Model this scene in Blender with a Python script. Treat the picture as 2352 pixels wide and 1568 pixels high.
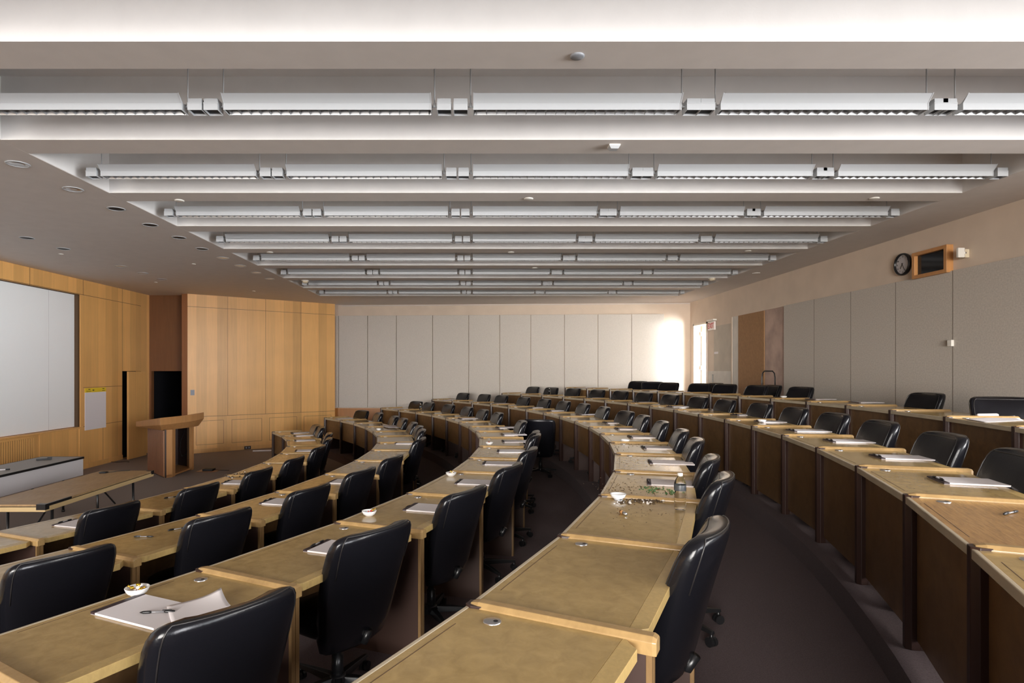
import bpy, bmesh, math, random
from mathutils import Vector, Matrix
random.seed(7)
for o in list(bpy.data.objects): bpy.data.objects.remove(o)
SC = bpy.context.scene
COL = SC.collection
PI = math.pi
# ------------------------------------------------------------------ camera
F_PX, VX, VY, CAMZ = 1400.0, 1085.0, 850.5, 2.015
cd = bpy.data.cameras.new('camera'); cam = bpy.data.objects.new('camera', cd); COL.objects.link(cam)
cd.sensor_width = 36.0; cd.lens = 36.0*F_PX/2352.0
cd.shift_x = (1176.0-VX)/2352.0; cd.shift_y = (VY-784.0)/2352.0
cd.clip_start = 0.05; cd.clip_end = 200
cam.location = (0, 0, CAMZ); cam.rotation_euler = (PI/2, 0, 0)
SC.camera = cam
# ------------------------------------------------------------------ world, lights, exposure
w = bpy.data.worlds.new('world'); SC.world = w; w.use_nodes = True
w.node_tree.nodes['Background'].inputs[0].default_value = (0.75, 0.85, 1.0, 1)
w.node_tree.nodes['Background'].inputs[1].default_value = 0.6
SC.view_settings.view_transform = 'Standard'; SC.view_settings.look = 'None'
SC.view_settings.exposure = 0.25; SC.view_settings.gamma = 1.0; SC.view_settings.use_curve_mapping = False
def area(name, loc, target, sx, sy, power, color):
    l = bpy.data.lights.new(name, 'AREA'); l.shape = 'RECTANGLE'; l.size = sx; l.size_y = sy
    l.energy = power; l.color = color
    o = bpy.data.objects.new(name, l); COL.objects.link(o); o.location = loc
    d = Vector(target)-Vector(loc); o.rotation_euler = d.to_track_quat('-Z', 'Z').to_euler()
    return o
# window daylight behind the camera with added fill suns, and daylight in the corridor beyond the exit door
def sun(name, direction, energy, angle, color):
    l = bpy.data.lights.new(name, 'SUN'); l.energy = energy; l.angle = math.radians(angle); l.color = color
    o = bpy.data.objects.new(name, l); COL.objects.link(o); o.location = (0, -12, 6)
    o.rotation_euler = Vector(direction).to_track_quat('-Z', 'Z').to_euler()
sun('upfill_right', (-0.80, 1.0, 0.17), 1.1, 24, (0.98, 0.97, 0.98))  # added sun aimed upward to light the beams and ceiling
sun('upfill_cross', (-2.0, 1.0, 0.30), 2.7, 22, (0.92, 0.96, 1.0))  # added sun aimed upward to brighten the left bay ends
sun('daylight_sky_right', (-0.75, 1.0, -0.16), 3.2, 26, (0.97, 0.965, 1.0))
sun('fill_sky_left', (0.27, 1.0, -0.12), 5.2, 26, (1.0, 0.96, 0.91))  # added fill from the left that brightens the right wall
sun('upfill_left', (0.26, 1.0, 0.16), 1.5, 24, (1.0, 0.95, 0.90))  # added upward fill for the beams and right wall
area('daylight_side_windows', (7.6, -2.8, 1.7), (-4.5, 8.0, 3.6), 4.0, 2.8, 120, (0.93, 0.965, 1.0))
SC.cycles.diffuse_bounces = 8; SC.cycles.max_bounces = 14
area('fill_side_high', (6.9, 1.4, 3.5), (1.5, 4.5, 1.2), 1.2, 5.0, 320, (1.0, 0.97, 0.93))  # added fill lamp that brightens the near desktops
area('daylight_corridor', (7.75, 13.1, 2.3), (5.35, 16.9, 1.9), 0.7, 2.2, 650, (0.86, 0.93, 1.0))
area('daylight_corridor_side', (8.2, 15.0, 2.4), (5.3, 16.6, 1.8), 0.9, 2.0, 190, (0.97, 0.97, 0.93))

def at(px, py, z):
    """point on the horizontal plane at height z seen at that pixel of the photograph"""
    y = F_PX*(CAMZ-z)/(py-VY)
    return Vector(((px-VX)*y/F_PX, y, z))

# ------------------------------------------------------------------ materials
def new_mat(name):
    m = bpy.data.materials.new(name); m.use_nodes = True
    return m, m.node_tree.nodes, m.node_tree.links, m.node_tree.nodes['Principled BSDF']
def simple(name, col, rough=0.5, metal=0.0, coat=0.0, bump=0.0, bscale=200.0, var=0.0, vscale=6.0):
    m, N, L, b = new_mat(name)
    b.inputs['Base Color'].default_value = (*col, 1); b.inputs['Roughness'].default_value = rough
    b.inputs['Metallic'].default_value = metal; b.inputs['Coat Weight'].default_value = coat
    tc = N.new('ShaderNodeTexCoord')
    if var > 0:
        n = N.new('ShaderNodeTexNoise'); n.inputs['Scale'].default_value = vscale; n.inputs['Detail'].default_value = 5
        L.new(tc.outputs['Object'], n.inputs['Vector'])
        r = N.new('ShaderNodeValToRGB'); r.color_ramp.elements[0].position = 0.35; r.color_ramp.elements[1].position = 0.65
        r.color_ramp.elements[0].color = (*[c*(1-var) for c in col], 1); r.color_ramp.elements[1].color = (*[min(1, c*(1+var)) for c in col], 1)
        L.new(n.outputs[0], r.inputs[0]); L.new(r.outputs[0], b.inputs['Base Color'])
    if bump > 0:
        n2 = N.new('ShaderNodeTexNoise'); n2.inputs['Scale'].default_value = bscale; n2.inputs['Detail'].default_value = 3
        L.new(tc.outputs['Object'], n2.inputs['Vector'])
        bp = N.new('ShaderNodeBump'); bp.inputs['Strength'].default_value = bump; bp.inputs['Distance'].default_value = 0.01
        L.new(n2.outputs[0], bp.inputs['Height']); L.new(bp.outputs[0], b.inputs['Normal'])
    return m
def spec(m, v): m.node_tree.nodes['Principled BSDF'].inputs['Specular IOR Level'].default_value = v; return m
def veneer(name, base, sheet=0.25, axis='X', rough=0.38, tone=0.13, contrast=0.10):
    """wood veneer: fine grain stretched along Z and sheets of slightly different tone side by side"""
    m, N, L, b = new_mat(name)
    tc = N.new('ShaderNodeTexCoord')
    mp = N.new('ShaderNodeMapping'); mp.inputs['Scale'].default_value = (22, 22, 1.1)
    L.new(tc.outputs['Object'], mp.inputs['Vector'])
    g = N.new('ShaderNodeTexNoise'); g.inputs['Scale'].default_value = 1.0; g.inputs['Detail'].default_value = 6; g.inputs['Distortion'].default_value = 0.6
    L.new(mp.outputs[0], g.inputs['Vector'])
    sx = N.new('ShaderNodeSeparateXYZ'); L.new(tc.outputs['Object'], sx.inputs[0])
    dv = N.new('ShaderNodeMath'); dv.operation = 'DIVIDE'; dv.inputs[1].default_value = sheet; L.new(sx.outputs[axis], dv.inputs[0])
    fl = N.new('ShaderNodeMath'); fl.operation = 'FLOOR'; L.new(dv.outputs[0], fl.inputs[0])
    wn = N.new('ShaderNodeTexWhiteNoise'); wn.noise_dimensions = '1D'; L.new(fl.outputs[0], wn.inputs['W'])
    big = N.new('ShaderNodeTexNoise'); big.inputs['Scale'].default_value = 1.3; big.inputs['Detail'].default_value = 2; L.new(tc.outputs['Object'], big.inputs['Vector'])
    a1 = N.new('ShaderNodeMath'); a1.operation = 'MULTIPLY'; a1.inputs[1].default_value = tone*2; L.new(wn.outputs['Value'], a1.inputs[0])
    a2 = N.new('ShaderNodeMath'); a2.operation = 'MULTIPLY_ADD'; a2.inputs[1].default_value = contrast*4; L.new(g.outputs[0], a2.inputs[0]); L.new(a1.outputs[0], a2.inputs[2])
    a3 = N.new('ShaderNodeMath'); a3.operation = 'MULTIPLY_ADD'; a3.inputs[1].default_value = 0.25; L.new(big.outputs[0], a3.inputs[0]); L.new(a2.outputs[0], a3.inputs[2])
    a4 = N.new('ShaderNodeMath'); a4.operation = 'ADD'; a4.inputs[1].default_value = 1.0-tone-contrast*2-0.125; L.new(a3.outputs[0], a4.inputs[0])
    mx = N.new('ShaderNodeVectorMath'); mx.operation = 'SCALE'; mx.inputs[0].default_value = base; L.new(a4.outputs[0], mx.inputs['Scale'])
    L.new(mx.outputs[0], b.inputs['Base Color']); b.inputs['Roughness'].default_value = rough
    return m
def mottled(name, base, rough=0.25, scale=14.0, amt=0.16, stretch=(1, 1, 1), coat=0.0, bump=0.0):
    m, N, L, b = new_mat(name)
    tc = N.new('ShaderNodeTexCoord'); mp = N.new('ShaderNodeMapping'); mp.inputs['Scale'].default_value = stretch
    L.new(tc.outputs['Object'], mp.inputs['Vector'])
    n = N.new('ShaderNodeTexNoise'); n.inputs['Scale'].default_value = scale; n.inputs['Detail'].default_value = 7; n.inputs['Roughness'].default_value = 0.65; n.inputs['Distortion'].default_value = 0.5
    L.new(mp.outputs[0], n.inputs['Vector'])
    r = N.new('ShaderNodeValToRGB'); r.color_ramp.elements[0].position = 0.33; r.color_ramp.elements[1].position = 0.67
    r.color_ramp.elements[0].color = (base[0]*(1-amt), base[1]*(1-amt*1.1), base[2]*(1-amt*1.3), 1)
    r.color_ramp.elements[1].color = (base[0]*(1+amt), base[1]*(1+amt), base[2]*(1+amt*.8), 1)
    L.new(n.outputs[0], r.inputs[0]); L.new(r.outputs[0], b.inputs['Base Color'])
    n3 = N.new('ShaderNodeTexNoise'); n3.inputs['Scale'].default_value = 3.0; n3.inputs['Detail'].default_value = 4; L.new(tc.outputs['Object'], n3.inputs['Vector'])
    mr = N.new('ShaderNodeMapRange'); mr.inputs[3].default_value = rough*0.8; mr.inputs[4].default_value = rough*1.35
    L.new(n3.outputs[0], mr.inputs[0]); L.new(mr.outputs[0], b.inputs['Roughness'])
    b.inputs['Coat Weight'].default_value = coat
    if bump:
        bp = N.new('ShaderNodeBump'); bp.inputs['Strength'].default_value = bump; bp.inputs['Distance'].default_value = 0.003
        L.new(n.outputs[0], bp.inputs['Height']); L.new(bp.outputs[0], b.inputs['Normal'])
    return m
M = {}
M['ceil'] = simple('ceiling_paint', (0.70, 0.675, 0.655), 0.75, var=0.02, bump=0.04, bscale=60)
M['soffit'] = simple('ceiling_paint_shaded', (0.64, 0.585, 0.545), 0.8, var=0.02)  # duller copy of the ceiling tone, dimmer light put into the colour
M['wallpaint'] = simple('wall_paint', (0.66, 0.545, 0.435), 0.8, var=0.04, vscale=2.5, bump=0.05, bscale=120)
M['fabric'] = simple('acoustic_fabric', (0.60, 0.555, 0.50), 0.95, var=0.05, vscale=60, bump=0.35, bscale=320)
M['fabric_side'] = simple('acoustic_fabric_tan', (0.54, 0.49, 0.43), 0.95, var=0.08, vscale=50, bump=0.35, bscale=320)
M['maple'] = veneer('maple_veneer', (0.76, 0.42, 0.14), 0.24, tone=0.15, contrast=0.06)
M['maple_plain'] = veneer('maple_veneer_plain', (0.70, 0.385, 0.13), 0.7, tone=0.05, contrast=0.06)
M['maple_dark'] = veneer('reddish_veneer', (0.18, 0.075, 0.028), 0.9, tone=0.03)
M['orange_wood'] = veneer('orange_veneer', (0.42, 0.17, 0.04), 0.9, tone=0.03)
M['black'] = simple('black_void', (0.006, 0.006, 0.008), 0.6)
M['groove'] = simple('groove_dark', (0.10, 0.055, 0.025), 0.7)
M['desktop'] = mottled('birdseye_desktop', (0.40, 0.275, 0.112), 0.13, 16, 0.14)
M['desktop_grain'] = mottled('straight_grain_desktop', (0.38, 0.21, 0.08), 0.2, 9, 0.25, (1.2, 12, 1))
M['desk_edge'] = mottled('desk_edge_maple', (0.50, 0.35, 0.14), 0.28, 20, 0.10, (3, 3, 1))
M['rail'] = mottled('rail_maple', (0.38, 0.245, 0.105), 0.25, 18, 0.12)
M['nosing'] = simple('pale_front_nosing', (0.50, 0.42, 0.30), 0.22, var=0.05)  # pale tone puts the light caught by the nosing into its colour
M['modesty'] = mottled('modesty_veneer', (0.15, 0.08, 0.032), 0.35, 10, 0.22)
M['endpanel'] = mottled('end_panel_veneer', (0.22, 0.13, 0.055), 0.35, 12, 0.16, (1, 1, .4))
M['post'] = simple('dark_post', (0.035, 0.016, 0.012), 0.35)
M['leather'] = simple('black_leather', (0.006, 0.006, 0.008), 0.22, bump=0.05, bscale=140)
M['leather_seat'] = simple('black_leather_seat', (0.008, 0.007, 0.008), 0.36, bump=0.08, bscale=90)
spec(M['leather'], .35); spec(M['leather_seat'], .35)
M['side_dark'] = simple('dark_side_panel', (0.045, 0.022, 0.016), 0.5)
M['welt'] = simple('leather_welt', (0.02, 0.018, 0.018), 0.28)
M['plastic'] = simple('black_plastic', (0.010, 0.010, 0.011), 0.3)
M['metal'] = simple('brushed_metal', (0.62, 0.62, 0.63), 0.28, 1.0)
M['alu'] = simple('louver_aluminium', (0.40, 0.40, 0.40), 0.42, 1.0)
M['fixture'] = simple('fixture_white', (0.43, 0.44, 0.45), 0.4)
M['tube'] = simple('lamp_tube_off', (0.8, 0.8, 0.78), 0.25)
M['white'] = simple('white_plastic', (0.72, 0.69, 0.63), 0.45)
M['cream'] = simple('cream_plastic', (0.62, 0.53, 0.38), 0.45)
M['screen'] = simple('screen_fabric', (0.90, 0.92, 0.92), 0.5)
M['paper'] = simple('paper', (0.74, 0.70, 0.71), 0.7)
M['paper_grey'] = simple('paper_card', (0.60, 0.54, 0.52), 0.7)
M['binding'] = simple('pad_binding', (0.025, 0.012, 0.016), 0.5)
M['glaze'] = simple('white_glaze', (0.80, 0.80, 0.80), 0.12)
M['gold'] = simple('gold_foil', (0.80, 0.50, 0.06), 0.22, 1.0)
M['red'] = simple('red_wrapper', (0.40, 0.03, 0.02), 0.25)
M['penbody'] = simple('pen_barrel', (0.25, 0.25, 0.26), 0.2)
M['clearwrap'] = simple('clear_wrap', (0.85, 0.80, 0.75), 0.1)
M['debris'] = simple('dry_leaf_debris', (0.08, 0.05, 0.025), 0.8, var=0.3, vscale=40)
M['green'] = simple('green_leaf', (0.06, 0.16, 0.05), 0.6)
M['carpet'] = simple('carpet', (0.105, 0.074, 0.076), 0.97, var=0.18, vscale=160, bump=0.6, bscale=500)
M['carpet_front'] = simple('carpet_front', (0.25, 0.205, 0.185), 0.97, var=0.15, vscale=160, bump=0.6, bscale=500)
M['riser'] = simple('riser_carpet', (0.07, 0.05, 0.055), 0.97, var=0.18, vscale=160, bump=0.5, bscale=500)
M['grey_lam'] = simple('grey_laminate', (0.24, 0.215, 0.19), 0.45, var=0.05, vscale=90)
M['skirt'] = simple('grey_skirt', (0.60, 0.58, 0.59), 0.6)
M['table_top'] = mottled('worn_table_top', (0.34, 0.22, 0.11), 0.42, 9, 0.18, (6, 1, 1))
M['table_edge'] = simple('table_edge', (0.55, 0.40, 0.20), 0.45)
M['lectern'] = veneer('lectern_veneer', (0.50, 0.25, 0.09), 0.5, tone=0.04)
M['lectern_red'] = veneer('lectern_ribbed_veneer', (0.30, 0.12, 0.045), 0.5, tone=0.04)
M['yellow'] = simple('yellow_header', (0.80, 0.58, 0.03), 0.5)
M['ydark'] = simple('header_print', (0.10, 0.08, 0.02), 0.5)
M['doorleaf'] = simple('door_leaf_oak', (0.33, 0.165, 0.022), 0.4, var=0.04)
M['jamb'] = simple('painted_jamb', (0.66, 0.58, 0.48), 0.5)
M['fibre'] = simple('brown_fibreboard', (0.34, 0.185, 0.085), 0.85, var=0.08, vscale=20)
M['pink'] = simple('stained_pink_plaster', (0.47, 0.34, 0.28), 0.85, var=0.18, vscale=2.6)
M['patch'] = simple('grey_wall_filler', (0.53, 0.47, 0.39), 0.85, var=0.07, vscale=3)
M['patch_light'] = simple('bare_plaster', (0.66, 0.62, 0.56), 0.85, var=0.05, vscale=5)
M['exit_face'] = simple('exit_face', (0.78, 0.70, 0.66), 0.4)
M['exit_red'] = simple('exit_red', (0.60, 0.06, 0.05), 0.5)
M['seamc'] = simple('seam_shadow_tone', (0.16, 0.13, 0.10), 0.9)
M['glass_dark'] = simple('dark_glass', (0.008, 0.009, 0.011), 0.08)
M['clockface'] = simple('clock_face', (0.50, 0.47, 0.47), 0.4)
M['frame_wood'] = veneer('window_frame_wood', (0.50, 0.24, 0.085), 0.5, tone=0.03)
M['plate'] = simple('grey_plate', (0.25, 0.26, 0.28), 0.4)
m, N, L, b = new_mat('clear_bottle'); M['pet'] = m
b.inputs['Base Color'].default_value = (0.97, 0.98, 0.98, 1); b.inputs['Roughness'].default_value = 0.03
b.inputs['Transmission Weight'].default_value = 1.0; b.inputs['IOR'].default_value = 1.1
m, N, L, b = new_mat('water'); M['water'] = m
b.inputs['Base Color'].default_value = (0.98, 0.99, 1, 1); b.inputs['Roughness'].default_value = 0.0
b.inputs['Transmission Weight'].default_value = 1.0; b.inputs['IOR'].default_value = 1.33
M['label'] = simple('bottle_label', (0.05, 0.055, 0.06), 0.4, var=0.3, vscale=30)

# ------------------------------------------------------------------ mesh helpers
def mesh_obj(name, verts, faces, mat, parent=None, smooth=False, mats=None, fm=None):
    me = bpy.data.meshes.new(name); me.from_pydata([tuple(v) for v in verts], [], faces)
    for mm in (mats or [mat]): me.materials.append(mm)
    if fm:
        for p, i in zip(me.polygons, fm): p.material_index = i
    if smooth:
        for p in me.polygons: p.use_smooth = True
    me.update()
    o = bpy.data.objects.new(name, me); COL.objects.link(o)
    if parent is not None: o.parent = parent
    return o
class MB:
    def __init__(s): s.v = []; s.f = []; s.m = []; s.sm = []
    def add(s, vs, fs, mi=0, smooth=False):
        n = len(s.v); s.v += [Vector(v) for v in vs]; s.f += [tuple(i+n for i in f) for f in fs]
        s.m += [mi]*len(fs); s.sm += [smooth]*len(fs)
    def box(s, x0, x1, y0, y1, z0, z1, mi=0, mat=None):
        vs = [(x0,y0,z0),(x1,y0,z0),(x1,y1,z0),(x0,y1,z0),(x0,y0,z1),(x1,y0,z1),(x1,y1,z1),(x0,y1,z1)]
        if mat is not None: vs = [mat @ Vector(v) for v in vs]
        s.add(vs, [(0,3,2,1),(4,5,6,7),(0,1,5,4),(1,2,6,5),(2,3,7,6),(3,0,4,7)], mi)
    def prism(s, pts, z0, z1, mi=0):
        """pts counter-clockwise seen from above"""
        n = len(pts); a = sum(pts[i][0]*pts[(i+1)%n][1]-pts[(i+1)%n][0]*pts[i][1] for i in range(n))
        if a < 0: pts = pts[::-1]
        vs = [(p[0], p[1], z0) for p in pts]+[(p[0], p[1], z1) for p in pts]
        s.add(vs, [tuple(range(n))[::-1], tuple(range(n, 2*n))]+[(i, (i+1)%n, n+(i+1)%n, n+i) for i in range(n)], mi)
    def tube(s, pts, r, seg=8, mi=0, closed=False, caps=True):
        pts = [Vector(p) for p in pts]; n = len(pts); rings = []
        for i, p in enumerate(pts):
            if closed: d = (pts[(i+1)%n]-pts[i-1])
            else: d = pts[min(i+1, n-1)]-pts[max(i-1, 0)]
            d.normalize(); u = d.cross(Vector((0,0,1)))
            if u.length < 1e-3: u = d.cross(Vector((0,1,0)))
            u.normalize(); v = d.cross(u); rr = r[i] if isinstance(r, (list, tuple)) else r
            rings.append([p+u*math.cos(2*PI*k/seg)*rr+v*math.sin(2*PI*k/seg)*rr for k in range(seg)])
        vs = [q for rg in rings for q in rg]; fs = []
        for i in range(n if closed else n-1):
            j = (i+1) % n
            for k in range(seg): fs.append((i*seg+k, j*seg+k, j*seg+(k+1)%seg, i*seg+(k+1)%seg))
        if caps and not closed: fs += [tuple(range(seg)), tuple(range((n-1)*seg, n*seg))[::-1]]
        s.add(vs, fs, mi, True)
    def lathe(s, prof, c=(0,0,0), seg=24, mi=0, smooth=True):
        """prof: list of (radius, z); closed ends when radius 0"""
        c = Vector(c); vs = []; fs = []; idx = []
        for r, z in prof:
            if r < 1e-6: idx.append([len(vs)]); vs.append(c+Vector((0,0,z)))
            else:
                idx.append(list(range(len(vs), len(vs)+seg)))
                vs += [c+Vector((r*math.cos(2*PI*k/seg), r*math.sin(2*PI*k/seg), z)) for k in range(seg)]
        for a, b in zip(idx[:-1], idx[1:]):
            for k in range(seg):
                k2 = (k+1) % seg
                if len(a) == 1 and len(b) == 1: continue
                if len(a) == 1: fs.append((a[0], b[k2], b[k]))
                elif len(b) == 1: fs.append((a[k], a[k2], b[0]))
                else: fs.append((a[k], a[k2], b[k2], b[k]))
        s.add(vs, fs, mi, smooth)
    def build(s, name, mat, parent=None, bevel=0.0):
        mats = mat if isinstance(mat, list) else [mat]
        me = bpy.data.meshes.new(name); me.from_pydata([tuple(v) for v in s.v], [], s.f)
        for mm in mats: me.materials.append(mm)
        for p, i, sm in zip(me.polygons, s.m, s.sm): p.material_index = i; p.use_smooth = sm
        bm = bmesh.new(); bm.from_mesh(me); bmesh.ops.recalc_face_normals(bm, faces=bm.faces); bm.to_mesh(me); bm.free()
        o = bpy.data.objects.new(name, me); COL.objects.link(o)
        if parent is not None: o.parent = parent
        if bevel > 0:
            md = o.modifiers.new('bevel', 'BEVEL'); md.width = bevel; md.segments = 2; md.limit_method = 'ANGLE'; md.angle_limit = math.radians(40)
        return o
def empty(name, loc, rz=0.0):
    o = bpy.data.objects.new(name, None); COL.objects.link(o); o.location = loc; o.rotation_euler = (0, 0, rz); o.empty_display_size = 0.1
    return o
def tag(o, label, cat, group=None):
    o['label'] = label; o['category'] = cat
    if group: o['group'] = group
    return o
def struct(o): o['kind'] = 'structure'; return o
def copy_tree(o, parent=None):
    c = o.copy(); COL.objects.link(c)
    if parent is not None: c.parent = parent
    for ch in list(o.children): copy_tree(ch, c)
    return c
ORD = ['zeroth','first','second','third','fourth','fifth','sixth','seventh','eighth','ninth','tenth','eleventh','twelfth','thirteenth','fourteenth','fifteenth','sixteenth','seventeenth','eighteenth','nineteenth','twentieth']

# ------------------------------------------------------------------ room dimensions
XL, XR, YN, HC, HS = -7.95, 5.95, -5.0, CAMZ+1.85, CAMZ+2.36
def ywall(x): return 16.65+(5.95-x)*0.0615            # far wall is slightly splayed
A0, A1 = Vector((-6.87, 14.70)), Vector((-3.83, 16.98))  # angled maple wall
ROOM = [(XL, YN), (XR, YN), (XR, ywall(XR)), (A1.x, ywall(A1.x)), (A1.x, A1.y), (A0.x, A0.y), (A0.x, 15.0), (XL, 15.0)]

# floor of the pit
mb = MB(); mb.prism(ROOM, -0.12, 0.0)
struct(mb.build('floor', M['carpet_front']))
# tiers
CC = Vector((-12.0, 8.3))
J = {
'B': [(-3.79, 4.8), None, (-3.12, 6.58), (-2.97, 7.37), (-2.9, 8.41), (-2.96, 9.36), (-3.12, 10.26), (-3.39, 11.13), (-3.71, 11.87), (-4.15, 12.63)],
'C': [(-2.51, 3.82), (-2.11, 4.68), (-1.8, 5.58), (-1.58, 6.52), (-1.45, 7.48), (-1.41, 8.46), (-1.46, 9.32), (-1.6, 10.24), (-1.8, 11.02), (-2.1, 11.91), (-2.48, 12.73), (-2.94, 13.54), (-3.47, 14.28)],
'D': [(-1.3, 2.9), (-0.85, 3.79), (-0.5, 4.68), (-0.21, 5.68), (-0.04, 6.55), (0.08, 7.54), (0.1, 8.53), (0.05, 9.41), (-0.06, 10.22), (-0.25, 11.12), (-0.53, 12.02), (-0.86, 12.87), (-1.28, 13.71), (-1.76, 14.49), (-2.29, 15.22)],
'E': [(-0.01, 2.04), (0.41, 2.88), (0.79, 3.8), (1.09, 4.71), (1.33, 5.69), (1.48, 6.58), (1.57, 7.5), (1.6, 8.37), (1.56, 9.31), (1.46, 10.23), (1.3, 11.16), (1.06, 12.1), (0.76, 13.0), (0.41, 13.84), (-0.02, 14.7), (-0.52, 15.54), (-1.08, 16.30)],
'F': [(1.73, 2.12), (2.12, 2.99), (2.45, 3.89), (2.72, 4.82), (2.93, 5.77), (3.07, 6.7), (3.15, 7.61), (3.17, 8.54), (3.13, 9.47), (3.03, 10.43), (2.88, 11.32), (2.66, 12.26), (2.4, 13.12), (2.07, 13.99), (1.69, 14.84), (1.25, 15.67), (0.79, 16.32)],
'G': [(4.18, 4.71), (4.43, 5.72), (4.58, 6.69), (4.66, 7.61), (4.66, 8.51), (4.6, 9.4), (4.48, 10.27), (4.31, 11.09), (4.09, 11.87), (3.83, 12.62), (3.51, 13.36), (3.16, 14.04), (2.76, 14.71), (2.34, 15.33)]}
J['B'][1] = ((-3.79-3.12)/2+0.075, (4.8+6.58)/2)
ROWN = dict(B='front row', C='second row', D='third row', E='fourth row', F='fifth row', G='top rear row')
ROWS = 'BCDEFG'
FLZ = dict(B=0.0, C=0.165, D=0.33, E=0.495, F=0.66, G=0.835)
def polar(p): d = Vector(p[:2])-CC; return math.atan2(d.y, d.x), d.length
def extend(k, n):
    """rows run on past the frame at the near end"""
    for _ in range(n):
        t0, r0 = polar(J[k][0]); t0 -= 0.94/r0
        J[k].insert(0, (CC.x+r0*math.cos(t0), CC.y+r0*math.sin(t0)))
for k, n in dict(B=1, C=2, D=1, E=1, F=1, G=2).items(): extend(k, n)
def rrow(k, th):
    P = [polar(p) for p in J[k]]
    if th <= P[0][0]: return P[0][1]
    for (a, ra), (b, rb) in zip(P[:-1], P[1:]):
        if a <= th <= b: return ra+(rb-ra)*(th-a)/(b-a)
    return P[-1][1]
def clip(poly, inside, inter):
    out = []
    for i in range(len(poly)):
        a, b = poly[i-1], poly[i]; ia, ib = inside(a), inside(b)
        if ia != ib: out.append(inter(a, b))
        if ib: out.append(b)
    return out
def clip_half(poly, n, d):
    """keep n.p <= d"""
    n = Vector(n); f = lambda p: n.dot(Vector(p))-d
    return clip(poly, lambda p: f(p) <= 0, lambda a, b: tuple(Vector(a)+(Vector(b)-Vector(a))*(f(a)/(f(a)-f(b)))))
RIS = {}
for k in 'CDEFG':
    P = [polar(p) for p in J[k]]; R = sum(r for _, r in P)/len(P)-0.13
    if k == 'G': R = 15.93-0.1
    RIS[k] = R
    poly = []
    for i in range(97):
        t = math.radians(-78+156*i/96)
        rr = min(R, (rrow(k, t)-0.13)) if k == 'G' else R
        poly.append((CC.x+rr*math.cos(t), CC.y+rr*math.sin(t)))
    poly += [(30, 40), (30, -30)]
    poly = clip_half(poly, (1, 0), XR); poly = clip_half(poly, (-1, 0), -(A1.x if False else XL)); poly = clip_half(poly, (0, -1), -YN)
    nn = Vector((0.0615, 1)); poly = clip_half(poly, nn, 16.65+5.95*0.0615)
    dd = (A1-A0).normalized(); nrm = Vector((-dd.y, dd.x)); poly = clip_half(poly, nrm, nrm.dot(A0))
    z0 = {'C': 0.0, 'D': 0.165, 'E': 0.33, 'F': 0.495, 'G': 0.66}[k]
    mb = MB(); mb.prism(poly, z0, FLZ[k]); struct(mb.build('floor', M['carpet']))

# ------------------------------------------------------------------ walls
def wall_quad(name, p, q, z0, z1, mat, th=0.12):
    """wall whose room face runs p->q (room on the left of p->q); local x along the wall"""
    p, q = Vector(p), Vector(q); d = q-p; L = d.length; a = math.atan2(d.y, d.x)
    mb = MB(); mb.box(0, L, -th, 0, z0, z1)
    o = mb.build(name, mat); o.location = (p.x, p.y, 0); o.rotation_euler = (0, 0, a); return struct(o)
T = HC+0.55
# near wall with a window band (behind the camera)
WX0, WX1, WZ0, WZ1 = -7.2, 5.7, 0.70, 3.80
mb = MB(); mb.box(XL-.12, WX0, YN-.2, YN, -.12, T); mb.box(WX1, XR+.12, YN-.2, YN, -.12, T); mb.box(WX0, WX1, YN-.2, YN, -.12, WZ0); mb.box(WX0, WX1, YN-.2, YN, WZ1, T)
struct(mb.build('wall_near', M['wallpaint']))
mb = MB()
for i in range(6):
    x = WX0+(WX1-WX0)*i/5; mb.box(x-.04, x+.04, YN-.12, YN-.04, WZ0, WZ1)
mb.box(WX0, WX1, YN-.12, YN-.04, WZ0, WZ0+.06); mb.box(WX0, WX1, YN-.12, YN-.04, WZ1-.06, WZ1)
struct(mb.build('window_1', M['fixture']))
mb = MB()
for y in (-4.4, -3.2, -2.0, -.8, .4, 1.6, 2.8, 4.6): mb.box(XR+.04, XR+.12, y-.04, y+.04, 1.15, 3.75)
mb.box(XR+.04, XR+.12, -4.4, 4.6, 1.15, 1.21); mb.box(XR+.04, XR+.12, -4.4, 4.6, 3.69, 3.75)
struct(mb.build('window_2', M['fixture']))  # unseen side window, lengthened so its light reaches the far bays
# right wall with the exit doorway
DY0, DY1, DZ = 15.42, 16.38, FLZ['G']+2.42
mb = MB()
mb.box(XR, XR+.14, YN-.2, -4.4, -.12, T); mb.box(XR, XR+.14, 4.6, DY0, -.12, T); mb.box(XR, XR+.14, -4.4, 4.6, -.12, 1.15); mb.box(XR, XR+.14, -4.4, 4.6, 3.75, T); mb.box(XR, XR+.14, DY1, ywall(XR)+.3, -.12, T); mb.box(XR, XR+.14, DY0, DY1, DZ, T); mb.box(XR, XR+.14, DY0, DY1, -.12, FLZ['G'])
struct(mb.build('wall_right', M['wallpaint']))
wall_quad('wall_far', (XR+.2, ywall(XR+.2)), (A1.x-.1, ywall(A1.x-.1)), -.12, T, M['wallpaint'])
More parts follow.
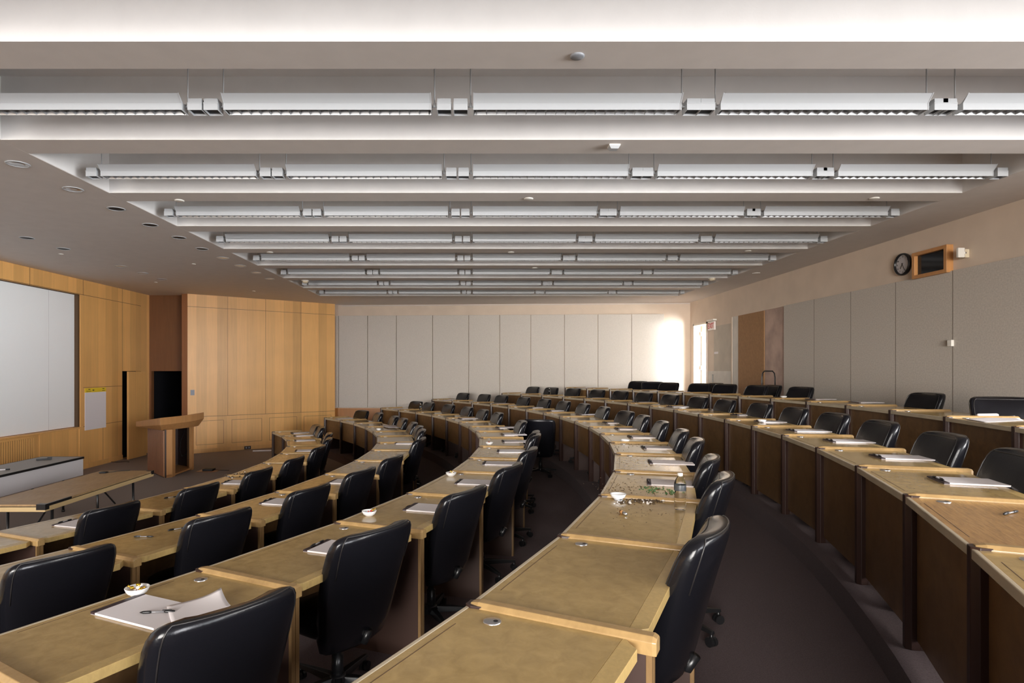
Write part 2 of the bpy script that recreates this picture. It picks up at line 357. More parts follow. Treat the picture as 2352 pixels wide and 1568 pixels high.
# door frame and open leaf
dr = empty('door_1', (XR, DY1, FLZ['G'])); struct(dr)
mb = MB()
mb.box(-.02, .16, -.05-.0, 0, 0, DZ-FLZ['G']); mb.box(-.02, .16, DY0-DY1, DY0-DY1+.05, 0, DZ-FLZ['G']); mb.box(-.02, .16, DY0-DY1, 0, DZ-FLZ['G']-.05, DZ-FLZ['G'])
mb.build('door_frame', M['jamb'], dr)
mb = MB(); mb.box(.17, 1.08, -.10, -.055, 0.01, DZ-FLZ['G']-.05); leaf = mb.build('door_leaf', M['doorleaf'], dr, 0.003)
for hz in (.25, 1.2, 2.1):
    mb = MB(); mb.tube([(.155, -.11, hz), (.155, -.11, hz+.11)], .012, 8); mb.box(.145, .20, -.108, -.101, hz, hz+.11); mb.build('hinge', M['metal'], dr)
# corridor beyond the door
mb = MB(); mb.box(XR+.14, 9.2, 11.5, 19.5, FLZ['G']-.12, FLZ['G']); struct(mb.build('floor', M['carpet_front']))
mb = MB(); mb.box(9.2, 9.3, 11.5, 19.5, FLZ['G'], T); mb.box(XR+.14, 9.3, 17.3, 17.4, FLZ['G'], T); mb.box(XR+.14, 9.3, 11.5, 11.6, FLZ['G'], T)
struct(mb.build('wall_corridor', M['patch_light']))
mb = MB(); mb.box(XR+.14, 9.3, 11.5, 19.5, T-.6, T-.5); struct(mb.build('ceiling', M['ceil']))

# left (screen) wall : segments in local x measured along -Y..., built in world frame with Y as running axis
DRY0, DRY1, DRZ = 13.84, 14.62, 2.0                    # opening added for the black gap beside the leaf
SY1 = 12.33; SZ0, SZ1 = 0.875, 3.55
def leftbox(mb, y0, y1, z0, z1, x0=XL-.12, x1=XL, mi=0): mb.box(x0, x1, y0, y1, z0, z1, mi)
# local frame: x' = y, so the veneer sheets run along the wall
def left_obj(name, boxes, mat, parent=None, bevel=0.0):
    """boxes (y0,y1,z0,z1,depth0,depth1) depth measured from the wall face into the room"""
    mb = MB()
    for y0, y1, z0, z1, d0, d1 in boxes: mb.box(y0, y1, -d1, -d0, z0, z1)
    o = mb.build(name, mat, parent, bevel); o.location = (XL, 0, 0); o.rotation_euler = (0, 0, PI/2); return o
struct(left_obj('wall_left', [(YN, SY1, SZ1, T, -.12, 0), (YN, SY1, -.12, SZ0, -.12, 0), (YN, SY1, SZ0, SZ1, -.20, -.12), (SY1, DRY0, -.12, T, -.20, 0), (DRY0, 15.0, DRZ, T, -.12, 0), (DRY1, 15.0, -.12, DRZ, -.12, 0), (DRY0, DRY1, -.12, 0, -.12, 0)], M['maple']))
# added black box, stands in for the shadow gap beside the leaf
mb = MB(); mb.box(XL-1.4, XL-.0, 13.1, 15.3, -.3, -.12); mb.box(XL-1.4, XL-1.3, 13.2, 15.3, -.2, 2.6); mb.box(XL-1.4, XL-.12, 13.1, 13.2, -.2, 2.6); mb.box(XL-1.4, XL-.12, 15.3, 15.4, -.2, 2.6); mb.box(XL-1.4, XL-.12, 13.2, 15.3, 2.6, 2.7)
struct(mb.build('wall_gap_box', M['black']))
# seams in the veneer of the screen wall (thin dark strips)
def left_seam(name, boxes): return struct(left_obj(name, boxes, M['groove']))
gaps = [(SY1+.12, DRY0, 1.660, 1.668, 0, .002), (SY1+.12, DRY0, .860, .868, 0, .002), (YN, 14.62, 3.556, 3.564, 0, .002)]
for y in (12.45, 13.84): gaps.append((y-.004, y+.004, (SZ1 if y < 12.5 else DRZ), HC, 0, .002))
for y in (13.84,): gaps.append((y-.004, y+.004, 0.0, DRZ, 0, .002))
for y in (10.95, 9.0, 7.0): gaps.append((y-.004, y+.004, SZ1, HC, 0, .002))
for y in (13.12,): gaps.append((y-.003, y+.003, 0.09, .86, 0, .002))
left_seam('trim_1', gaps)
# baseboard, frame strips below the screen
struct(left_obj('baseboard_left', [(YN, DRY0, 0, .10, 0, .015)], M['maple_plain']))
struct(left_obj('trim_2', [(SY1-.02, SY1+.10, 0.10, HC if False else SZ0, 0, .018), (YN, SY1, SZ0-.03, SZ0, 0, .03), (11.18, 11.28, .1, SZ0-.03, 0, .012), (SY1+.02, SY1+.10, SZ0, SZ1, 0, .012)], M['maple_plain'], None, 0.002))
# grille under the screen
gr = left_obj('wall_grille', [(8.6, 11.05, .80, .84, 0, .02), (8.6, 11.05, .10, .14, 0, .02), (11.01, 11.05, .14, .80, 0, .02)], M['maple_plain'])
tag(gr, 'slatted wooden air grille in the wainscot under the projection screen', 'grille')
gr.name = 'air_grille'
sl = left_obj('slats', [(8.62+i*.052, 8.645+i*.052, .14, .80, 0.002, .016) for i in range(46)], M['maple_plain']); bk = left_obj('backing', [(8.6, 11.01, .14, .80, 0, .002)], M['groove'])
for c in (sl, bk): c.parent = gr; c.location = (0, 0, 0); c.rotation_euler = (0, 0, 0)
# projection screen in its recess
scn = left_obj('projection_screen', [(2.0, SY1-.05, SZ0+.01, SZ1-.01, -.10, -.07)], M['screen'])
tag(scn, 'large white projection screen set into the maple wall', 'screen')
mb = MB(); mb.box(11.53, 11.536, .069, .070, SZ0+.01, SZ1-.01); c = mb.build('screen_seam', M['skirt'], scn)
struct(left_obj('trim_10', [(SY1-.05, SY1-.001, SZ0, SZ1, -.10, .001), (2.0, SY1, SZ1-.012, SZ1, -.10, .001)], M['groove']))
# leaf of the alcove door, swung back along the screen wall
dl = empty('door_2', (XL+.20, 14.46, 0)); struct(dl)
mb = MB(); mb.box(-.022, .022, -.75, 0, .01, DRZ-.01); lf = mb.build('door_leaf', M['maple_plain'], dl, .002)
# alcove: dark reddish veneer with the open black doorway, and its return
wall_quad('wall_alcove', (A0.x+.0, 15.0), (XL, 15.0), DRZ, T, M['maple_dark'])
struct(wall_quad('wall_alcove', (A0.x, 15.0), (A0.x-.12, 15.0), -.12, DRZ, M['maple_dark']))
struct(wall_quad('wall_alcove', (XL+.05, 15.0), (XL, 15.0), -.12, DRZ, M['maple_dark']))
mb = MB(); mb.box(A0.x-.14, A0.x+.0, A0.y+.0, 15.02, -.12, T); struct(mb.build('wall_alcove', M['lectern_red']))
mb = MB(); mb.box(XL, A0.x, 16.6, 16.7, -.1, T); mb.box(XL-.1, XL, 15.13, 16.7, -.1, T); mb.box(A0.x, A0.x+.1, 15.13, 16.7, -.1, T); mb.box(XL, A0.x, 15.13, 16.7, DRZ+.2, DRZ+.3); mb.box(XL, A0.x, 15.1, 16.7, -.12, 0)
struct(mb.build('wall_passage', M['black']))
# angled maple wall with frame-and-panel wainscot
AL = (A1-A0).length; AA = math.atan2((A0-A1).y, (A0-A1).x)
def angled(name, boxes, mat, bevel=0.0):
    """x from A1 (far right end) towards A0; depth into the room positive"""
    mb = MB()
    for x0, x1, z0, z1, d0, d1 in boxes: mb.box(x0, x1, d0, d1, z0, z1)
    o = mb.build(name, mat, None, bevel); o.location = (A1.x, A1.y, 0); o.rotation_euler = (0, 0, AA); return o
struct(angled('wall_angled', [(0, AL, -.12, T, -.14, 0)], M['maple']))
def xa(px):
    """distance along the angled wall for a photo column"""
    s = (px-VX)/F_PX; d = (A0-A1)/AL
    return (s*A1.y-A1.x)/(d.x-s*d.y)
g2 = [(0, AL, 3.556, 3.563, 0, .002), (0, AL, .885, .893, 0, .002)]
for px in (523, 610, 691): g2.append((xa(px)-.003, xa(px)+.003, .89, HC, 0, .002))
ws = [xa(px) for px in (768, 690, 610, 523, 440)]
for a, b_ in zip(ws[:-1], ws[1:]):
    for x in (a+.10, b_-.10): g2.append((x-.003, x+.003, .20, .78, 0, .002))
    g2 += [(a+.10, b_-.10, .777, .783, 0, .002), (a+.10, b_-.10, .197, .203, 0, .002)]
struct(angled('trim_3', g2, M['groove']))
struct(angled('baseboard_angled', [(0, AL-.02, 0, .10, 0, .015)], M['maple_plain'], .003))
pl = angled('blank_plate', [(xa(442)-.045, xa(442)+.045, CAMZ-.60, CAMZ-.47, 0, .008)], M['plate'], .002)
tag(pl, 'small square grey blank plate on the angled maple wall beside the dark doorway', 'wall plate')
mbx = xa(768)
# far wall : orange wainscot and fabric panels
def far_obj(name, boxes, mat, bevel=0.0):
    """x world, depth into the room"""
    mb = MB(); a = math.atan(0.0615); o0 = Vector((XR, ywall(XR)))
    c = math.cos(a)
    for x0, x1, z0, z1, d0, d1 in boxes: mb.box((XR-x1)/c, (XR-x0)/c, d0, d1, z0, z1)
    o = mb.build(name, mat, None, bevel); o.location = (XR, ywall(XR), 0); o.rotation_euler = (0, 0, PI-a); return o
def xf(px):
    s = (px-VX)/F_PX; return s*(16.65+5.95*.0615)/(1+.0615*s)
struct(far_obj('trim_4', [(-4.2, xf(900), 0.0, 0.95, 0, .02)], M['orange_wood']))
seams = [771, 778.5, 845, 911, 994, 1077, 1148, 1219, 1296, 1373, 1450, 1525]
PT = CAMZ+1.545
wd = ['narrow', '', '', '', '', '', '', '', '', '', '', '']
for i, (a, b_) in enumerate(zip(seams[:-1], seams[1:])):
    bz = 0.97 if b_ < 1000 else 0.55
    bz = 0.97
    o = far_obj('acoustic_panel', [(xf(a)+.006, xf(b_)-.006, bz, PT, 0, .045)], M['fabric'], .008)
    n = len(seams)-1-i
    if i == 0: tag(o, 'very narrow fabric strip panel on the far wall against the maple wall', 'wall panel', 'fabric wall panels on the far wall')
    elif i == len(seams)-2: tag(o, 'brightly daylit fabric wall panel on the far wall, the one nearest the exit door', 'wall panel', 'fabric wall panels on the far wall')
    else: tag(o, 'grey-beige fabric wall panel on the far wall, %s from the bright exit corner' % ORD[n], 'wall panel', 'fabric wall panels on the far wall')
# dark strip at the top of the far wall
struct(far_obj('trim_5', [(-3.7, XR-.02, HC-.035, HC-.012, 0, .02)], M['soffit']))
# right wall panels
def right_obj(name, boxes, mat, bevel=0.0, parent=None):
    mb = MB()
    for y0, y1, z0, z1, d0, d1 in boxes: mb.box(-d1, -d0, y0, y1, z0, z1)
    o = mb.build(name, mat, parent, bevel)
    if parent is None: o.location = (XR, 0, 0)
    return o
def yr(px): return F_PX*XR/(px-VX)
PR = 3.245
ys = [yr(1805), yr(1875), yr(1960), yr(2064), yr(2196)]
while ys[-1] > 5.6: ys.append(ys[-1]-1.0)
for i, (b_, a) in enumerate(zip(ys[:-1], ys[1:])):
    o = right_obj('acoustic_panel', [(a+.001, b_-.001, FLZ['G']+.1, PR, .003, .04)], M['fabric_side']); sm_ = right_obj('seam_shadow_strip', [(a-.004, a+.004, FLZ['G']+.1, PR, .0402, .0412)], M['seamc'], 0, o)  # dark strip paints the shadow in the panel joint
    if i < 6: tag(o, 'tall tan fabric panel on the right wall, %s from the bare plaster strip' % ORD[i+1], 'wall panel', 'fabric wall panels on the right wall')
    else: tag(o, 'tan fabric panel on the right wall beyond the frame edge near the windows', 'wall panel', 'fabric wall panels on the right wall')
struct(right_obj('trim_9', [(ys[-1]+.01, ys[0]-.01, FLZ['G']+.1, PR-.01, 0, .0025)], M['groove']))
def zr(px, py): return CAMZ+(VY-py)*yr(px)/F_PX
z_n = 3.235
o = right_obj('plaster_strip', [(yr(1697), yr(1683), FLZ['G'], z_n, 0, .012)], M['patch_light']); tag(o, 'narrow pale bare plaster strip on the right wall beside the brown board', 'wall board')
o = right_obj('fibre_board', [(yr(1757), yr(1697.5), FLZ['G'], z_n, 0, .02)], M['fibre'], .002); tag(o, 'tall brown fibreboard panel on the right wall between pale plaster and pinkish plaster', 'wall board')
o = right_obj('stained_plaster', [(yr(1804), yr(1758), FLZ['G'], z_n, 0, .01)], M['pink']); tag(o, 'stained pinkish plaster strip on the right wall left of the fabric panels', 'wall board')
o = right_obj('trim_6', [(yr(1805), yr(1682), z_n, z_n+.025, 0, .02), (yr(1683.5), yr(1681), FLZ['G'], z_n, 0, .02)], M['wallpaint']); struct(o)
o = right_obj('trim_7', [(yr(1681), yr(1627), FLZ['G'], 2.0, 0, .004)], M['patch_light']); struct(o)
o = right_obj('trim_8', [(yr(1681), yr(1640), 2.0, 3.1, 0, .003)], M['patch']); struct(o)
# paper scraps and switch
o = right_obj('light_switch', [(yr(1638)-.02, yr(1638)+.05, 1.72, 1.92, 0, .012)], M['plastic'], .002); tag(o, 'dark switch plate low on the wall right of the exit door', 'switch')
o = right_obj('paper_notice', [(14.75, 14.98, 2.42, 2.47, 0, .006)], M['paper']); tag(o, 'small white paper notice on the wall below the exit sign', 'notice')

# EXIT sign
ex = empty('exit_sign', (XR, 15.06, zr(1633, 759))); tag(ex, 'white EXIT sign with red letters beside the open door', 'sign')
mb = MB(); mb.box(-.06, -.01, -.19, .19, 0, .21); mb.build('sign_body', M['exit_face'], ex, .004)
mb = MB(); mb.box(-.09, 0, -.22, .20, .225, .265); mb.box(-.05, 0, -.05, .05, .20, .24); mb.build('mount', M['white'], ex, .004)
def text_mesh(s, size, mat, parent, loc, rot, name='lettering', depth=0.002, align='CENTER'):
    cu = bpy.data.curves.new(name, 'FONT'); cu.body = s; cu.size = size; cu.align_x = align; cu.align_y = 'CENTER'; cu.extrude = depth; cu.offset = size*0.012
    t = bpy.data.objects.new('tmp', cu); COL.objects.link(t)
    dg = bpy.context.evaluated_depsgraph_get(); me = bpy.data.meshes.new_from_object(t.evaluated_get(dg)); bpy.data.objects.remove(t)
    me.materials.clear(); me.materials.append(mat)
    o = bpy.data.objects.new(name, me); COL.objects.link(o); o.parent = parent; o.location = loc; o.rotation_euler = rot; return o
text_mesh('EXIT', .19, M['exit_red'], ex, (-.062, 0, .105), (PI/2, 0, -PI/2))

# clock
cy = yr(2077); ck = empty('clock', (XR, cy, CAMZ+(VY-607)*cy/F_PX)); tag(ck, 'round black-rimmed wall clock high on the right wall', 'clock')
def xdisc(mb, r, d0, d1, seg=40, mi=0, cy=0, cz=0):
    mb.lathe([(0, d0), (r, d0), (r, d1), (0, d1)], (0, 0, 0), seg, mi, False)
def rot_part(o): o.rotation_euler = (0, -PI/2, 0); return o
mb = MB(); mb.lathe([(0, 0), (.150, 0), (.155, .02), (.150, .045), (.138, .05), (.130, .042), (.128, .022)], seg=40); rot_part(mb.build('rim', M['plastic'], ck))
mb = MB(); mb.lathe([(.129, .022), (0, .022)], seg=40, smooth=False); rot_part(mb.build('face', M['clockface'], ck))
def hand(name, ang, ln, wd):
    mb = MB(); R_ = Matrix.Rotation(ang, 4, 'X'); mb.box(-.030, -.028, -wd, wd, -.02, ln, 0, R_); return mb.build(name, M['plastic'], ck)
# seen from the room the far side (+Y) is left; angle measured clockwise from 12 turns towards -Y
hand('hour_hand', math.radians(215), .070, .004); hand('minute_hand', math.radians(152), .10, .003)
def numeral(k):
    a = 2*PI*k/12; text_mesh(str(k), .028, M['plastic'], ck, (-.0235, -math.sin(a)*.105, math.cos(a)*.105), (PI/2, 0, -PI/2), 'numeral', .0005)
for k in range(1, 13): numeral(k)
# booth window box
bx = empty('booth_window', (XR, 7.54, CAMZ+1.215)); tag(bx, 'wood-framed dark glass booth window box beside the clock', 'window box')
W_, H_, D_ = .60, .345, .085
mb = MB()
mb.box(-D_, 0, 0, .05, 0, H_); mb.box(-D_, 0, W_-.05, W_, 0, H_); mb.box(-D_, 0, .05, W_-.05, 0, .045); mb.box(-D_, 0, .05, W_-.05, H_-.045, H_)
fr = mb.build('frame', M['frame_wood'], bx, .003)
mb = MB(); mb.box(-D_*.45, -D_*.40, .05, W_-.05, .045, H_-.045); mb.build('glass', M['glass_dark'], bx)
# beige strobe and little white sensor
st = empty('alarm_device', (XR, yr(2222), CAMZ+(VY-592)*yr(2222)/F_PX)); tag(st, 'small cream bracket-mounted device on the right wall beside the booth window', 'wall device')
mb = MB(); mb.box(-.05, 0, -.03, .07, 0, .10); mb.build('bracket', M['cream'], st, .004)
mb = MB(); mb.box(-.14, -.06, -.04, -.005, .0, .115); mb.box(-.07, -.03, -.03, .03, .04, .07); mb.build('head', M['white'], st, .006)
o = right_obj('sensor_box', [(yr(2199), yr(2189), zr(2193, 795), zr(2193, 780.5), .04, .075)], M['white'], .004); tag(o, 'small white sensor box on the right wall panels', 'sensor')

# ------------------------------------------------------------------ ceiling: slab, soffits, beams
struct_c = MB(); struct_c.box(-3.9, 5.25, 1.5, 15.6, HS, HS+.1); struct(struct_c.build('ceiling', M['ceil']))
BX0, BX1 = -3.79, 5.11
mb = MB()
mb.box(XL-.1, BX0, YN-.2, 17.6, HC, HC+.1); mb.box(BX1, XR+.2, YN-.2, 17.6, HC, HC+.1)
mb.box(BX0, BX1, 15.41, 17.6, HC, HC+.1); mb.box(BX0, BX1, YN-.2, 2.0, HC, HC+.1)
mb.box(BX0-.1, BX0, YN-.2, 15.6, HC+.1, HS+.1); mb.box(BX1, BX1+.1, YN-.2, 15.6, HC+.1, HS+.1)
struct(mb.build('ceiling', M['soffit']))
mb = MB(); mb.box(BX0-.0, BX0+.004, 2.0, 15.4, HC+.004, HS); mb.box(BX1-.004, BX1, 2.0, 15.4, HC+.004, HS); struct(mb.build('ceiling', M['ceil']))
BW, PITCH, B0 = .31, 1.4615, 3.43
n = 20
for i in range(-1, 9):
    y = B0+PITCH*i
    mb = MB(); mb.box(BX0+.004, BX1-.004, y, y+BW, HC, HS, 0)
    o = struct(mb.build('trim_%d' % n, [M['ceil'], M['soffit']])); n += 1
    for p in o.data.polygons:
        if p.normal.z < -.9: p.material_index = 1  # beam underside takes the shaded tone
# vent on the bay side wall
vt = empty('air_vent', (BX0+.005, 4.60, HC+.36)); tag(vt, 'white slotted air vent in the ceiling bay at the upper left edge', 'vent')
mb = MB(); mb.box(0, .02, -.35, .25, -.12, -.09); mb.box(0, .02, -.35, .25, .09, .12); mb.box(0, .02, -.35, -.32, -.12, .12); mb.box(0, .02, .22, .25, -.12, .12); mb.build('frame', M['fixture'], vt)
mb = MB(); mb.box(0, .004, -.32, .22, -.09, .09, 0); mb.build('backing', M['black'], vt)
mb = MB()
for i in range(8): mb.box(.004, .016, -.32, .22, -.085+i*.022, -.077+i*.022)
mb.build('slat', M['plate'], vt)

# pendant fixtures
FL = 1.458
def make_fixture():
    r = empty('pendant_light', (0, 0, 0)); L_ = FL/2
    zb, zt = -.0, .046
    # housing: two side rails, top, end plates
    mb = MB()
    mb.box(-L_, L_, -.0475, -.0425, zb, zt); mb.box(-L_, L_, .0425, .0475, zb, zt); mb.box(-L_, L_, -.0475, .0475, zt-.004, zt)
    for s in (-1, 1):
        x = s*L_
        mb.add([(x-.003, -.05, zb-.002), (x-.003, .05, zb-.002), (x-.003, .05, zt), (x-.003, .10, zt+.052), (x-.003, .03, zt+.004), (x-.003, -.03, zt+.004), (x-.003, -.10, zt+.052), (x-.003, -.05, zt),
                (x+.003, -.05, zb-.002), (x+.003, .05, zb-.002), (x+.003, .05, zt), (x+.003, .10, zt+.052), (x+.003, .03, zt+.004), (x+.003, -.03, zt+.004), (x+.003, -.10, zt+.052), (x+.003, -.05, zt)],
               [(0,1,2,5),(2,3,4),(2,4,5),(0,5,7),(5,6,7),(13,10,9,8),(12,11,10),(13,12,10),(15,13,8),(15,14,13)]+[(i,(i+1)%8,8+(i+1)%8,8+i) for i in range(8)])
    mb.build('housing', M['fixture'], r)
    for s in (-1, 1):
        mb = MB(); y0, y1 = s*.0475, s*.095
        mb.add([(-L_, y0, zt), (L_, y0, zt), (L_, y1, zt+.05), (-L_, y1, zt+.05), (-L_, y0-s*.003, zt+.002), (L_, y0-s*.003, zt+.002), (L_, y1-s*.003, zt+.052), (-L_, y1-s*.003, zt+.052)],
               [(0,1,2,3),(7,6,5,4),(0,4,5,1),(2,6,7,3),(1,5,6,2),(3,7,4,0)])
        mb.build('reflector_wing', M['fixture'], r)
    mb = MB()
    nb = 21
    for i in range(nb):
        x = -L_+.02+(FL-.04)*i/(nb-1)
        mb.add([(x-.001, -.042, zb+.002), (x+.001, -.042, zb+.002), (x+.001, .042, zb+.002), (x-.001, .042, zb+.002), (x-.006, -.042, zb+.028), (x+.006, -.042, zb+.028), (x+.006, .042, zb+.028), (x-.006, .042, zb+.028)],
               [(0,3,2,1),(4,5,6,7),(0,1,5,4),(1,2,6,5),(2,3,7,6),(3,0,4,7)])
    for s in (-1, 1):
        mb.add([(-L_, s*.042, zb+.001), (L_, s*.042, zb+.001), (L_, s*.034, zb+.028), (-L_, s*.034, zb+.028)], [(0,1,2,3)])
    mb.build('louver', M['alu'], r)
    mb = MB(); mb.tube([(-L_+.01, 0, zt-.014), (L_-.01, 0, zt-.014)], .008, 8); mb.build('lamp_tube', M['tube'], r)
    for s in (-1, 1):
        c = s*(L_+.092)
        mb = MB()
        def shell(x0, x1, y0, y1, z0, z1, t=.003):
            mb.box(x0, x0+t, y0, y1, z0, z1); mb.box(x1-t, x1, y0, y1, z0, z1); mb.box(x0, x1, y0, y0+t, z0, z1); mb.box(x0, x1, y1-t, y1, z0, z1)
        shell(c-.050, c+.050, -.05, .05, -.002, .048); mb.box(c-.052, c+.052, -.052, .052, .044, .050); mb.box(c-.048, c+.048, -.048, .048, .050, .080)
        bxo = mb.build('spot_box', M['fixture'], r)
        mb = MB(); mb.box(c-.046, c+.046, -.046, .046, .012, .014); mb.build('dark_lens', M['black'], bxo)
        mb = MB(); mb.tube([(s*L_, 0, .040), (s*(L_+.045), 0, .040)], .006, 8); mb.build('arm', M['fixture'], r)
        xr_ = s*(L_+.022)
        mb = MB(); mb.tube([(xr_, 0, .04), (xr_, 0, .075), (xr_, .0, HS-HC+.03)], .0045, 8); mb.tube([(xr_, 0, .036), (xr_, 0, .066)], .009, 8); mb.build('suspension_rod', M['fixture'], r)
    return r
fx0 = None
FXC = [-2.775, -1.020, .738, 2.478, 4.182]
for i in range(8):
    y = 4.335+PITCH*i
    for j, x in enumerate(FXC):
        if fx0 is None: fx0 = make_fixture(); o = fx0
        else: o = copy_tree(fx0)
        o.location = (x, y, HC-.017)
        col = ['leftmost', 'second from the left', 'middle', 'second from the right', 'rightmost'][j]
        rw = ['nearest row'] if i == 0 else (['farthest row'] if i == 7 else ['%s row from the camera' % ORD[i+1]])
        tag(o, 'white louvered pendant light, %s of five, %s' % (col, rw[0]), 'pendant light', 'pendant lights between the ceiling beams')

# recessed downlights in the left soffit
def make_down(dark):
    r = empty('recessed_downlight', (0, 0, 0))
    mb = MB(); mb.lathe([(.096, -.001), (.096, -.006), (.084, -.008), (.080, -.002), (.080, .0)], seg=28); mb.build('trim_ring', M['fixture'], r)
    mb = MB()
    if dark: mb.lathe([(.081, -.003), (.0, -.003)], seg=28); mb.build('recess', M['black'], r)
    else:
        mb.lathe([(.081, -.0035), (.070, -.0025), (.055, -.002), (.05, -.0045), (.03, -.002), (.0, -.0045)], seg=28); mb.build('reflector', M['metal'], r)
    return r
DL = [(41,376,0),(168,434,0),(267,479,1),(345,516,1),(411,545,1),(464,571,1),(512,592,0),(552,610,0),(588,626,0),(619,640,0)]
DM = [(62,546,1),(146,571,1),(278,611,0),(329,627,0),(372,641,0)]
d0 = {0: make_down(0), 1: make_down(1)}; used = {0: False, 1: False}
for rw, lst in (('by the ceiling bays', DL), ('nearer the screen', DM)):
    for i, (px, py, dk) in enumerate(lst):
        p = at(px, py, HC)
        if not used[dk]: o = d0[dk]; used[dk] = True
        else: o = copy_tree(d0[dk])
        o.location = (p.x, p.y, HC)
        tag(o, '%s recessed downlight %s, %s from the near end' % ('dark' if dk else 'shiny', rw, ORD[i+1]), 'downlight', 'recessed downlights in the low ceiling')
# sprinkler caps, detectors
def cap(px, py, z, r, name, label, cat, mat, thick=.012):
    p = at(px, py, z); mb = MB(); mb.lathe([(r, 0), (r, -thick*.6), (r*.8, -thick), (0, -thick)], seg=24)
    o = mb.build(name, mat); o.location = p; tag(o, label, cat); return o
cap(1326, 128, HC, .042, 'speaker_cover', 'round grey cover disc on the underside of the nearest ceiling beam', 'ceiling disc', M['plate'])
for px, py, lb in [(1214, 456, 'on the third beam'), (2008, 455, 'at the right end of the third beam'), (412, 460, 'at the left end of the third beam'), (620, 579, 'at the left of the fifth beam'), (1174, 579, 'mid-way along the fifth beam'), (1718, 576, 'at the right of the fifth beam'), (1228, 615, 'on the sixth beam')]:
    cap(px, py, HC, .05, 'sprinkler_cap', 'small pale sprinkler cap %s' % lb, 'sprinkler cap', M['white'], .01)
for px, py, lb in [(140, 583, 'above the projection screen'), (358, 648, 'nearest the alcove'), (445, 606, 'between the two downlight rows'), (583, 668, 'above the angled maple wall')]:
    cap(px, py, HC, .035, 'sprinkler_cap', 'tiny sprinkler cap in the low left ceiling %s' % lb, 'sprinkler cap', M['white'], .008)
cap(1737, 627, HC, .07, 'speaker_cover', 'round pale cover in the low ceiling above the right wall', 'ceiling disc', M['white'], .01)
def detector(px, py, lb):
    p = at(px, py, HC); r = empty('smoke_detector', p); tag(r, lb, 'smoke detector')
    mb = MB(); mb.lathe([(.075, 0), (.075, -.015), (0, -.015)], seg=24); mb.build('base', M['white'], r)
    mb = MB(); mb.lathe([(.060, -.015), (.055, -.04), (.035, -.055), (0, -.055)], seg=24); mb.build('sensor_dome', M['cream'], r)
detector(1636, 638, 'cream smoke detector near the right ends of the far pendant lights'); detector(701, 644, 'cream smoke detector at the left ends of the far pendant lights')
p = at(1410, 334, HC); r = empty('dome_camera', p); tag(r, 'small white box with angled sides under the second ceiling beam', 'ceiling device')
mb = MB(); mb.box(-.045, .045, -.04, .04, -.012, 0); mb.build('base', M['white'], r)
mb = MB(); mb.add([(-.045,-.04,-.012),(.045,-.04,-.012),(.045,.04,-.012),(-.045,.04,-.012),(-.03,-.03,-.035),(.03,-.03,-.035),(.03,.03,-.035),(-.03,.03,-.035)], [(0,1,5,4),(1,2,6,5),(2,3,7,6),(3,0,4,7),(4,5,6,7)]); mb.build('lens_cover', M['fixture'], r)

# ------------------------------------------------------------------ curved rows of desks
DT = 0.74; DEPTH = 0.575
def rad_dir(p):
    d = Vector(p[:2])-CC; return d.normalized()
MODS = {}
def make_module(k, i, nfar):
    a, b_ = Vector(J[k][i]), Vector(J[k][i+1]); z = FLZ[k]
    mid = (a+b_)/2; c = rad_dir(mid); ang = math.atan2(c.y, c.x)-PI/2    # local +y = outwards (towards the chair), local x: near end positive
    o = empty('lecture_desk', (mid.x, mid.y, z), ang)
    R_ = Matrix.Rotation(-ang, 2)
    def loc(p): return R_ @ (Vector(p)-mid)
    la, lb = loc(a), loc(b_); ra, rb = R_ @ rad_dir(a), R_ @ rad_dir(b_)
    g = .012; ux = (lb-la).normalized()
    fa, fb = la+ux*g, lb-ux*g
    ba, bb = fa+ra*DEPTH, fb+rb*DEPTH
    ux2 = (bb-ba).normalized()
    es = .055
    ia, ib = fa+ra*(DEPTH-es), fb+rb*(DEPTH-es)
    # top without the back edge strip
    fa2, fb2 = fa+ra*.016, fb+rb*.016
    mb = MB(); mb.prism([fa2, fb2, ib, ia], DT-.032, DT)
    mat = M['desktop_grain'] if (k == 'F' and nfar == NF_GRAIN) else M['desktop']
    mb.build('desktop', mat, o)
    mb = MB(); mb.prism([ia, ib, bb-ux2*.07, ba+ux2*.07] if False else [ia, ib, bb-ux2*.035-rb*.03, bb-ux2*.065, ba+ux2*.065, ba+ux2*.035-ra*.03], DT-.036, DT); mb.build('back_edge', M['desk_edge'], o, .002)
    mb = MB(); mb.prism([fa, fb, fb2, fa2], DT-.036, DT+.001); mb.build('front_edge', M['nosing'], o, .003)
    # dark inlay line parallel to the front edge
    pa, pb = fa+ra*.042+ux*.15, fb+rb*.042-ux*.15
    mb = MB(); mb.prism([pa, pb, pb+Vector((0, .0025)), pa+Vector((0, .0025))], DT, DT+.0006); mb.build('inlay_line', M['groove'], o)
    # modesty panel
    zb = .05 if k in 'FG' else .30
    ma, m2 = fa+ra*.045, fb+rb*.045
    mb = MB(); mb.prism([ma, m2, m2+rb*.02, ma+ra*.02], zb, DT-.03); mb.build('modesty_panel', M['modesty'], o)
    # cable grommet near the far front corner
    gp = fb+rb*.135-ux*.085
    mb = MB(); mb.lathe([(.029, 0), (.029, .003), (.025, .0045), (0, .0045)], (gp.x, gp.y, DT), 24); gm = mb.build('cable_grommet', M['metal'], o)
    mb = MB(); mb.lathe([(.008, 0), (0, 0)], (gp.x, gp.y+.012, DT+.0052), 12); mb.build('cable_slot', M['black'], gm)
    tag(o, 'maple-topped desk section of the %s, %s from its far end' % (ROWN[k], ORD[nfar]), 'desk', 'desk sections of the %s' % ROWN[k])
    MODS[(k, nfar)] = o
